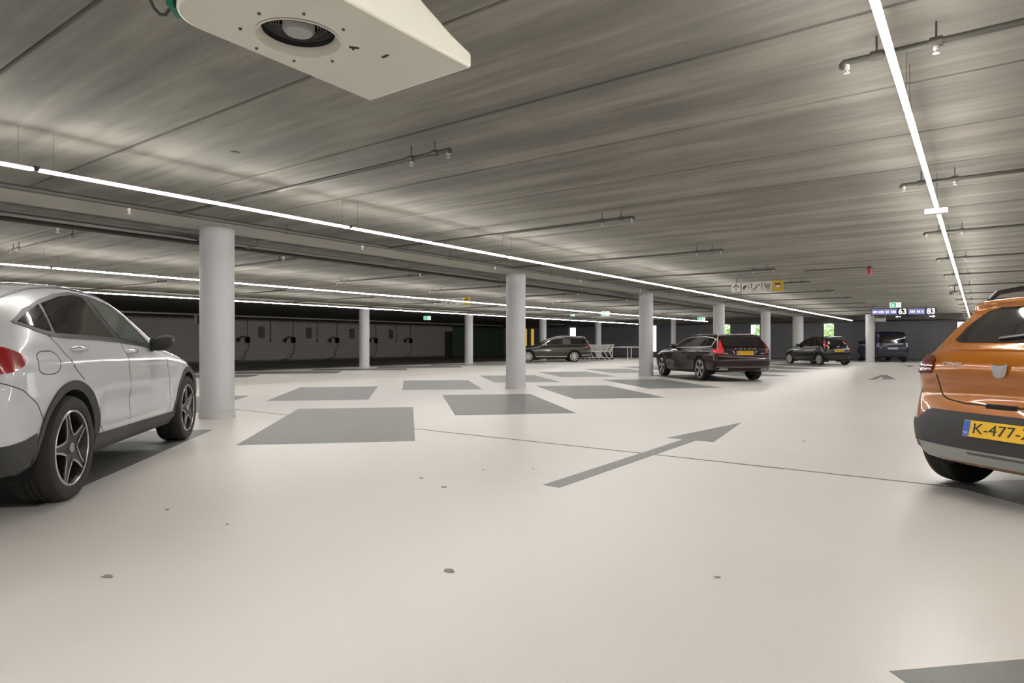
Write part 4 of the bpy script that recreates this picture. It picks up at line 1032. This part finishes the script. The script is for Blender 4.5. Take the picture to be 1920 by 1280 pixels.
for md in 'LR':
    fr = c.patch(md, WIN, 'window_surround', M_black, off=.001, thick=.003)
    c.patch(md, [(-.41, 1.218), (-.30, 1.185), (-.15, 1.16), (-.12, 1.16), (-.035, 1.345), (-.24, 1.28)], 'quarter_window', M_glass_dark, off=.004, parent=c.root)
    c.patch(md, [(-.075, 1.148), (.55, 1.14), (.95, 1.125), (.78, 1.445), (.63, 1.452), (.33, 1.418), (.02, 1.355)], 'rear_side_window', M_glass_dark, off=.004)
    c.patch(md, [(1.06, 1.12), (1.40, 1.095), (1.66, 1.075), (1.60, 1.20), (1.48, 1.31), (1.27, 1.395), (.98, 1.44), (.90, 1.442)], 'front_side_window', M_glass_green, off=.004)
    c.strip(md, [(-.455, 1.212), (-.33, 1.168), (-.16, 1.132), (.08, 1.117), (.55, 1.11), (1.0, 1.092), (1.4, 1.066), (1.74, 1.042)], .012, 'window_trim', M_darkgrey, off=.004)
    offset_seam(c, md, [(-.19, 1.135), (-.10, 1.05), (.06, .90), (.18, .82)]); offset_seam(c, md, [(.455, .60), (.47, .46), (.55, .40)])
    offset_seam(c, md, [(1.03, 1.09), (1.06, .95), (1.09, .70), (1.09, .40)])
    offset_seam(c, md, [(2.08, 1.0), (2.14, .80), (2.22, .55), (2.28, .38)])
    offset_seam(c, md, [(-.80, .86), (-.62, .80), (-.47, .70), (-.40, .60)])
for md in 'R':
    fl_ = [(-.30 + .135 * math.copysign(abs(math.cos(a)) ** .7, math.cos(a)), .955 + .075 * math.copysign(abs(math.sin(a)) ** .7, math.sin(a))) for a in np.linspace(0, 2 * PI, 32, endpoint=False)]
    offset_seam(c, md, fl_, closed=True, step=.02)
c.handle(.05, 1.035, M_handle); c.handle(1.06, 1.005, M_handle)
c.mirror(1.72, 1.06, M_black, 1.1)
for md in 'LR':
    c.patch(md, [(-.93, 1.06), (-.78, 1.06), (-.66, 1.035), (-.575, .99), (-.60, .95), (-.68, .915), (-.80, .90), (-.93, .895)], 'tail_light', M_red, off=.006, thick=.008, grid=.04, rnd=4)
    pass
for sg in (-1, 1): c.patch('B', [(sg * .36, 1.0), (sg * .36, 1.05), (sg * .62, 1.055), (sg * .64, .91), (sg * .50, .93)], 'tail_light', M_red, off=.006, thick=.006, grid=.06)
c.patch('T', [(-.72, -.50), (-.72, .50), (-.05, .46), (-.05, -.46)], 'rear_window', M_glass_dark, off=.002, grid=.08)
c.patch('T', [(.35, -.42), (.35, .42), (1.35, .44), (1.35, -.44)], 'sunroof', M_glass_dark, off=.0, thick=.002, grid=.1)
c.patch('T', [(1.62, -.54), (1.62, .54), (2.22, .64), (2.22, -.64)], 'windscreen', M_glass_dark, off=.002, grid=.08)
for md in (-1, 1): c.strip('T', [(-.45, md * .60), (.1, md * .595), (.6, md * .60), (1.1, md * .61), (1.5, md * .62)], .022, 'roof_trim', M_black, off=.003)
for sg in (-1, 1): c.patch('F', [(sg * .50, .70), (sg * .50, .80), (sg * .78, .84), (sg * .86, .76), (sg * .70, .69)], 'headlight', M_glass_dark, off=.004)
c.patch('F', [(-.40, .50), (.40, .50), (.46, .62), (.36, .74), (-.36, .74), (-.46, .62)], 'front_grille', M_black, off=.004)

# ---- orange hatchback on the right
S = CarShape(outline=[(-.45, .235), (-.60, .255), (-.655, .34), (-.672, .50), (-.645, .655), (-.625, .76), (-.65, .89), (-.635, .97), (-.575, 1.04), (-.52, 1.075), (-.34, 1.25), (-.235, 1.35), (-.27, 1.385), (-.1, 1.42), (.4, 1.475), (1.0, 1.49), (1.4, 1.455), (1.75, 1.33), (2.1, 1.12), (2.3, 1.03), (2.7, .97), (3.1, .87), (3.32, .73), (3.40, .52), (3.34, .33), (3.1, .25), (1.3, .22)],
    hw=.90, prof=[(.2, .92), (.35, .98), (.5, 1.0), (.66, .995), (.85, .965), (1.0, .93), (1.3, .90)], plan=[(-.75, .83), (-.45, .90), (0, 1), (2.6, 1), (3.2, .94), (3.45, .82)],
    belt=[(-.8, 1.02), (0, 1.0), (2.0, .95), (3.4, .8)], tum=.55, creases=[([(-.2, .78), (2.8, .74)], .012, .05), ([(.5, .5), (2.2, .5)], -.015, .08)],
    nq=2.6, kr=.26, xr=-.45, kf=.3, crown=.07, rad=.11, wb=2.604, tr=.325, ar=.375, zdark=.25, cuts=[])
P_or = paint('orange_paint', (.38, .118, .004, 1), .25, metal=.2)
c = Car('car', 'orange hatchback cut by the right edge, yellow plate K-477-X on its black bumper', 'car', (.52, 5.68), 52, S, P_or, .028)
c.wheels('steel', w_=.205, rim=.21, yo=.02)
c.arch(M_darkgrey, wd=.06)
c.both([(.40, .25), (2.2, .25), (2.2, .40), (.40, .40)], 'sill_cladding', M_darkgrey, off=.01, grid=.12)
c.patch('B', [(-.72, .365), (.72, .365), (.75, .50), (.66, .53), (.56, .60), (.50, .612), (-.50, .612), (-.56, .60), (-.66, .53), (-.75, .50)], 'rear_bumper', M_darkgrey, off=.006, thick=.012, grid=.05)
for md in 'LR': c.patch(md, [(-.66, .32), (-.365, .32), (-.40, .44), (-.45, .52), (-.66, .53)], 'bumper_side_cladding', M_darkgrey, off=.008, thick=.006, grid=.05)
sp = c.patch('B', [(-.60, .29), (.60, .29), (.66, .372), (-.66, .372)], 'skid_plate', mat('skid_silver', (.30, .31, .30, 1), .45, .3), off=.012, thick=.012, grid=.05)
b_ = c.strip('B', [(-.20, .352), (.20, .352)], .012, 'skid_rib', M_panel, off=.027)
c.strip('B', [(-.48, .75), (-.455, .715), (-.40, .69), (-.25, .672), (.25, .672), (.40, .69), (.455, .715), (.48, .75), (.50, .86)], .009, 'tailgate_gap', M_under, off=.001, thick=.0008, step=.02)
c.strip('B', [(-.10, .668), (.10, .668)], .03, 'release_recess', M_under, off=.004)
c.strip('B', [(-.50, 1.035), (.50, 1.035)], .008, 'tailgate_crease', P_or, off=.004, thick=.004)
c.strip('B', [(-.48, .872), (.48, .872)], .010, 'tailgate_crease', P_or, off=.004, thick=.004)
c.strip('B', [(-.47, .80), (.47, .80)], .006, 'tailgate_crease', P_or, off=.003, thick=.003)
c.patch('B', [(-.44, 1.085), (.44, 1.085), (.50, 1.10), (.47, 1.20), (.40, 1.30), (.30, 1.335), (-.30, 1.335), (-.40, 1.30), (-.47, 1.20), (-.50, 1.10)], 'rear_window', M_glass_dark, off=.003, grid=.05)
wp = c.strip('B', [(.12, 1.10), (-.10, 1.13), (-.22, 1.12)], .014, 'rear_wiper', M_black, off=.016, thick=.006)
for sg in (-1, 1):
    c.patch('B', [(sg * .555, .865), (sg * .535, .90), (sg * .53, .965), (sg * .60, .985), (sg * .68, .985), (sg * .69, .86)], 'tail_light', M_reddark, off=.005, thick=.008, grid=.04)
for md in 'LR': c.patch(md, [(-.52, .86), (-.52, .985), (-.42, .99), (-.30, .955), (-.28, .925), (-.36, .87)], 'tail_light', M_reddark, off=.005, thick=.008, grid=.04)
# shield badge
Pn, G = c.s.hit(*ray_setup('B', [(0, .905)]), maxd=3)
bx = Pn[0][0] - .010
b = MB(); sh = [(-.056, .045), (-.03, .034), (0, .031), (.03, .034), (.056, .045), (.05, .0), (.036, -.036), (.018, -.047), (-.018, -.047), (-.036, -.036), (-.05, .0)]
Mb = frame((bx, 0, .905), (0, -1, 0), (0, 0, 1)); b.prism([(p[0] * .95, p[1]) for p in sh], 0, .008, M=Mb); bo = b.build('badge', M_chrome, c.root, bevel=.002)
b = MB(); b.prism([(p[0] * .62, p[1] * .55 - .004) for p in sh], .008, .0095, M=Mb); b.prism([(-.018, .008), (.018, .008), (.012, -.012), (-.012, -.012)], .0095, .011, M=Mb); b.build('badge_inset', M_silver, bo)
m_ = text_mb('STEPWAY', .036, .002); k_ = .165 / (max(p[0] for p in m_.v) - min(p[0] for p in m_.v)); m_.v = [(p[0] * k_, p[1], p[2]) for p in m_.v]
Pn, G = c.s.hit(*ray_setup('B', [(.355, .935)]), maxd=3); g_ = G[0]
xf(m_, frame((Pn[0][0] - .006, .355, .935), (g_[1], -g_[0], 0) if g_[1] * 0 - g_[0] < 0 else (-g_[1], g_[0], 0), (0, 0, 1))); m_.build('model_letters', M_signwhite, c.root)
c.plate(.515, 'K-477-XJ', lift=.008, yoff=-.035, tilt=.22, w_=.50)
c.both([(-.15, 1.03), (.6, 1.02), (1.3, 1.0), (1.75, .98), (1.5, 1.25), (1.2, 1.36), (.6, 1.38), (.1, 1.33)], 'side_window', M_glass_dark, off=.003)
for sg in (-1, 1):
    b = MB(); b.tube([(-.02, sg * .55, 1.40), (.06, sg * .55, 1.46), (.3, sg * .55, 1.50), (1.1, sg * .56, 1.52), (1.35, sg * .56, 1.49), (1.42, sg * .56, 1.43)], .019, 8); b.build('roof_rail', M_black, c.root, smooth=50)
b = MB(); b.lathe([(0, .0), (.035, .0), (.03, .02), (.012, .03), (0, .03)], 12, 'z', (.02, 0, 1.425)); b.tube([(.02, 0, 1.44), (-.14, 0, 1.56)], .006, 6); b.build('roof_aerial', M_black, c.root)
c.patch('T', [(1.55, -.52), (1.55, .52), (2.15, .62), (2.15, -.62)], 'windscreen', M_glass_dark, off=.002, grid=.08)
c.mirror(1.75, 1.0, P_or); c.handle(.15, .88, P_or); c.handle(1.05, .87, P_or)
for sg in (-1, 1): c.patch('F', [(sg * .45, .72), (sg * .45, .80), (sg * .74, .83), (sg * .80, .74)], 'headlight', M_glass_dark, off=.004)

# ---- dark brown estate car
S = CarShape(outline=[(-.75, .28), (-.94, .32), (-1.0, .45), (-1.01, .60), (-.985, .70), (-.975, .84), (-.985, .95), (-.93, 1.01), (-.80, 1.17), (-.68, 1.29), (-.72, 1.325), (-.3, 1.35), (.6, 1.365), (1.1, 1.345), (1.5, 1.24), (1.95, 1.06), (2.2, .99), (2.7, .95), (3.3, .86), (3.6, .76), (3.74, .6), (3.73, .36), (3.55, .25), (1.4, .2)],
    hw=.925, prof=[(.2, .93), (.35, .97), (.55, 1.0), (.75, .985), (.95, .95), (1.3, .93)], plan=[(-1.05, .90), (-.6, .97), (0, 1), (2.9, 1), (3.4, .95), (3.8, .84)],
    belt=[(-1, .99), (0, .97), (2.0, .93), (3.7, .8)], tum=.45, creases=[([(-.6, .86), (3.2, .80)], .014, .03), ([(.5, .48), (2.3, .45)], -.015, .09)],
    nq=3, kr=.16, xr=-.55, kf=.32, crown=.05, rad=.09, wb=2.872, tr=.335, ar=.375, zdark=.22, cuts=[])
P_br = paint('dark_maroon_brown_paint', (.018, .005, .005, 1), .22, coat=.35, spec=.25)
c = Car('car', 'dark brown estate car seen from behind left, left tail lamp glowing red', 'car', (-6.0, 19.2), 135, S, P_br, .04)
c.wheels('five', w_=.235, rim=.245, yo=.01)
VW = [(-.66, 1.04), (-.58, .995), (-.3, .98), (1.0, .965), (1.9, .95), (1.55, 1.14), (1.2, 1.235), (.8, 1.275), (0, 1.28), (-.55, 1.24), (-.66, 1.18)]
for md in 'LR':
    c.patch(md, VW, 'side_window', M_glass_dark, off=.003, thick=.003, grid=.1)
    c.strip(md, VW, .02, 'chrome_window_trim', M_bright, off=.006, closed=True, step=.06)
    c.strip(md, [(-.22, 1.0), (-.28, 1.26)], .05, 'window_pillar', M_black, off=.007); c.strip(md, [(.72, .98), (.67, 1.27)], .06, 'window_pillar', M_black, off=.007)
    offset_seam(c, md, [(.74, .97), (.80, .7), (.80, .36)], step=.08); offset_seam(c, md, [(1.95, .94), (2.2, .5), (2.25, .36)], step=.08); offset_seam(c, md, [(-.25, .98), (.1, .75)], step=.08)
    c.patch(md, [(-.93, .80), (-.74, .85), (-.76, .92), (-.93, .95)], 'tail_light', M_redlit if md == 'L' else M_reddark, off=.006, grid=.06)
for sg in (-1, 1):
    lit = M_redlit if sg > 0 else M_reddark
    c.patch('B', [(sg * .62, .84), (sg * .68, .79), (sg * .82, .80), (sg * .84, .88), (sg * .74, .92), (sg * .695, 1.10), (sg * .62, 1.18), (sg * .635, 1.0)], 'tail_light', lit, off=.006, thick=.008, grid=.05)
    c.patch('B', [(sg * .50, .33), (sg * .76, .33), (sg * .70, .39), (sg * .50, .385)], 'exhaust_trim', M_silver, off=.004)
c.patch('B', [(-.54, 1.0), (.54, 1.0), (.57, 1.10), (.50, 1.26), (-.50, 1.26), (-.57, 1.10)], 'rear_window', M_glass_dark, off=.003)
c.strip('B', [(-.8, .42), (.8, .42)], .015, 'bumper_trim', M_silver, off=.004)
for sg in (-1, 1): c.strip('B', [(sg * .36, .88), (sg * .30, .79)], .022, 'chrome_bracket', M_chrome, off=.006)
m_ = text_mb('V O L V O', .055, .002); Pn, G = c.s.hit(*ray_setup('B', [(0, .93)]), maxd=3); k_ = .66 / (max(p[0] for p in m_.v) - min(p[0] for p in m_.v)); m_.v = [(p[0] * k_, p[1], p[2]) for p in m_.v]
xf(m_, frame((Pn[0][0] - .014, 0, .935), (0, -1, 0), (0, 0, 1))); m_.build('brand_letters', M_silver, c.root)
c.strip('B', [(.62, .80), (.50, .80)], .022, 'model_mark', M_silver, off=.004); c.strip('B', [(-.62, .80), (-.50, .80)], .022, 'model_mark', M_silver, off=.004)
c.plate(.815, 'G-279-PV')
for sg in (-1, 1):
    b = MB(); b.tube([(-.5, sg * .56, 1.30), (-.45, sg * .56, 1.345), (.8, sg * .57, 1.365), (1.1, sg * .57, 1.31)], .015, 8); b.build('roof_rail', M_silver, c.root, smooth=50)
b = MB(); b.prism([(-.35, 0), (-.15, 0), (-.3, .06)], -.012, .012, M=Matrix(((1, 0, 0, 0), (0, 0, 1, 0), (0, 1, 0, 1.33), (0, 0, 0, 1)))); b.build('shark_fin_aerial', M_black, c.root)
c.mirror(1.75, .97, P_br); c.handle(.05, .84, P_br); c.handle(1.05, .82, P_br)
c.patch('T', [(1.35, -.50), (1.35, .50), (2.0, .6), (2.0, -.6)], 'windscreen', M_glass_dark, off=.002, grid=.12)

# ---- small black hatchback
S = CarShape(outline=[(-.32, .28), (-.45, .34), (-.48, .5), (-.475, .68), (-.45, .82), (-.40, .98), (-.34, 1.08), (-.20, 1.32), (-.25, 1.385), (0, 1.44), (.6, 1.46), (1.0, 1.43), (1.4, 1.28), (1.75, 1.06), (2.0, .98), (2.4, .9), (2.75, .76), (2.92, .58), (2.9, .36), (2.7, .26), (1.2, .2)],
    hw=.81, prof=[(.2, .93), (.4, 1.0), (.7, .99), (.9, .96), (1.3, .92)], plan=[(-.5, .9), (-.1, 1), (2.3, 1), (2.7, .95), (3, .82)],
    belt=[(-.5, .98), (2.0, .92), (3, .8)], tum=.38, creases=[([(.2, .7), (2.0, .62)], .015, .04)], nq=3, kr=.14, xr=-.3, kf=.28, crown=.05, rad=.09, wb=2.34, tr=.285, ar=.325, zdark=.24, cuts=[])
P_bk = paint('black_paint', (.008, .008, .0075, 1), .18, coat=.4, spec=.3)
c = Car('car', 'small black hatchback far down the aisle, with bright silver trim by its tail lamps', 'car', (-5.9, 35.55), 138, S, P_bk, .045)
c.wheels('steel', w_=.17, rim=.2, yo=.01)
for md in 'LR':
    c.patch(md, [(-.2, 1.08), (.2, 1.0), (1.0, .97), (1.65, .95), (1.35, 1.2), (1.0, 1.34), (.5, 1.37), (.0, 1.33)], 'side_window', M_glass_dark, off=.003, grid=.1)
    c.strip(md, [(.45, 1.0), (.40, 1.36)], .07, 'window_pillar', M_black, off=.007)
for sg in (-1, 1):
    c.patch('B', [(sg * .52, .88), (sg * .66, .84), (sg * .72, .98), (sg * .60, 1.22), (sg * .53, 1.2), (sg * .60, 1.0)], 'tail_light', M_red, off=.005, grid=.06)
    c.strip('B', [(sg * .58, .78), (sg * .50, .90), (sg * .58, 1.0)], .035, 'bumper_insert', M_bright, off=.008)
    c.strip('B', [(sg * .50, 1.05), (sg * .40, 1.2), (sg * .42, 1.05)], .035, 'reflective_trim', M_bright, off=.008)
c.patch('B', [(-.44, 1.0), (.44, 1.0), (.40, 1.28), (-.40, 1.28)], 'rear_window', M_glass_dark, off=.003)
c.plate(.72, 'RX-518-S', blue=False); c.mirror(1.5, .97, P_bk)
b = MB(); b.lathe([(.045, -.004), (.06, 0), (.045, .004)], 20, 'x', (0, 0, 0)); Pn, G = c.s.hit(*ray_setup('B', [(0, .93)]), maxd=3); b.v = [(p[0] + Pn[0][0] - .01, p[1] * 1.2, p[2] * .8 + .93) for p in b.v]; b.build('badge', M_chrome, c.root)
c.patch('T', [(1.15, -.42), (1.15, .42), (1.75, .52), (1.75, -.52)], 'windscreen', M_glass_dark, off=.002, grid=.12)

# ---- black estate car side-on by the trolleys
S = CarShape(outline=[(-.80, .28), (-1.02, .33), (-1.09, .48), (-1.08, .7), (-1.06, .90), (-1.0, 1.0), (-.85, 1.24), (-.72, 1.42), (-.76, 1.46), (-.3, 1.48), (.6, 1.50), (1.1, 1.47), (1.5, 1.34), (1.95, 1.1), (2.2, 1.0), (2.6, .96), (3.2, .86), (3.5, .72), (3.62, .55), (3.6, .34), (3.4, .25), (1.3, .2)],
    hw=.91, prof=[(.2, .93), (.4, .98), (.6, 1.0), (.85, .97), (1.0, .94), (1.3, .92)], plan=[(-1.1, .9), (-.6, .98), (0, 1), (2.7, 1), (3.2, .95), (3.7, .83)],
    belt=[(-1, 1.02), (2.0, .96), (3.6, .8)], tum=.42, creases=[([(-.6, .86), (3.0, .8)], .014, .03)], nq=3, kr=.15, xr=-.6, kf=.3, crown=.05, rad=.09, wb=2.712, tr=.325, ar=.365, zdark=.22, cuts=[])
P_gb = paint('dark_olive_brown_paint', (.028, .025, .018, 1), .2, metal=.2, coat=.6, spec=.3)
c = Car('car', 'dark olive estate car parked side-on beside the shopping trolleys', 'car', (-19.65, 33.2), 220, S, P_gb, .045)
c.wheels('ten', w_=.22, rim=.235, yo=.01)
PW = [(-.80, 1.06), (-.5, 1.03), (1.0, 1.0), (1.85, .98), (1.5, 1.22), (1.15, 1.35), (.5, 1.40), (-.4, 1.385), (-.70, 1.34)]
for md in 'LR':
    c.patch(md, PW, 'side_window', M_glass_dark, off=.003, grid=.12)
    c.strip(md, PW, .025, 'chrome_window_trim', M_chrome, off=.006, closed=True, step=.08)
    c.patch(md, [(.20, 1.05), (.66, 1.04), (.66, 1.34), (.22, 1.35)], 'rear_door_window', M_glass_green, off=.008, grid=.2)
    c.strip(md, [(.74, 1.0), (.70, 1.38)], .05, 'window_pillar', M_black, off=.011); c.strip(md, [(-.32, 1.03), (-.34, 1.38)], .06, 'window_pillar', M_black, off=.011)
    c.strip(md, [(.45, .33), (2.25, .33)], .03, 'chrome_sill_trim', M_chrome, off=.008); c.strip(md, [(-1.0, .42), (-.45, .40)], .03, 'chrome_bumper_trim', M_chrome, off=.008)
    c.patch(md, [(-.98, .86), (-.72, .92), (-.76, 1.02), (-.96, .99)], 'tail_light', M_red, off=.006)
for sg in (-1, 1):
    b = MB(); b.tube([(-.6, sg * .58, 1.43), (-.5, sg * .58, 1.49), (.8, sg * .59, 1.51), (1.1, sg * .6, 1.45), (1.6, sg * .66, 1.27), (1.9, sg * .73, 1.08)], .022, 8); b.build('roof_rail', M_silver, c.root, smooth=50)
    c.patch('F', [(sg * .5, .66), (sg * .5, .76), (sg * .8, .78), (sg * .82, .7)], 'headlight', M_silver, off=.004)
c.mirror(1.7, 1.0, M_silver); c.handle(.05, .88, P_gb); c.handle(1.1, .86, P_gb)
c.patch('T', [(1.35, -.50), (1.35, .50), (2.0, .6), (2.0, -.6)], 'windscreen', M_glass_dark, off=.002, grid=.12)
c.patch('B', [(-.56, 1.06), (.56, 1.06), (.5, 1.36), (-.5, 1.36)], 'rear_window', M_glass_dark, off=.003)

# ---- dark blue van
S = CarShape(outline=[(-.6, .30), (-.74, .38), (-.78, .55), (-.77, .9), (-.74, 1.15), (-.66, 1.62), (-.56, 1.74), (-.3, 1.79), (.6, 1.81), (1.2, 1.78), (1.6, 1.62), (2.1, 1.26), (2.4, 1.14), (2.8, 1.06), (3.1, .92), (3.25, .7), (3.25, .42), (3.1, .28), (1.4, .24)],
    hw=.92, prof=[(.2, .93), (.4, .98), (.7, 1.0), (1.0, .98), (1.8, .95)], plan=[(-.8, .93), (-.4, .99), (0, 1), (2.6, 1), (3.0, .95), (3.3, .85)],
    belt=[(-.8, 1.08), (2.0, 1.04), (3.3, .9)], tum=.2, creases=[([(.2, .6), (2.2, .6)], .012, .05)], nq=3.5, kr=.1, xr=-.5, kf=.25, crown=.05, rad=.12, wb=2.6, tr=.32, ar=.36, zdark=.26, cuts=[])
P_bl = paint('dark_blue_paint', (.012, .016, .045, 1), .25, coat=.4, spec=.3)
c = Car('car', 'dark blue van parked in the far corner behind a column', 'van', (-4.3, 44.1), 113, S, P_bl, .05)
c.wheels('steel', w_=.2, rim=.2, yo=.01)
c.both([(-.5, 1.12), (2.0, 1.08), (1.6, 1.45), (1.2, 1.62), (-.45, 1.64)], 'side_window', M_glass_dark, off=.003, grid=.15)
c.patch('B', [(-.66, 1.12), (.66, 1.12), (.62, 1.60), (-.62, 1.60)], 'rear_window', M_glass_dark, off=.003)
for sg in (-1, 1): c.patch('B', [(sg * .70, .88), (sg * .82, .88), (sg * .80, 1.12), (sg * .70, 1.12)], 'tail_light', M_silver, off=.005)
c.strip('B', [(-.55, 1.06), (.55, 1.06)], .03, 'tailgate_trim', M_silver, off=.004)
c.plate(.80, '65-TX-BH', yel=False, blue=False); c.mirror(1.8, 1.12, P_bl, 1.3)
c.patch('B', [(-.78, .32), (.78, .32), (.8, .6), (-.8, .6)], 'rear_bumper', M_darkgrey, off=.005)
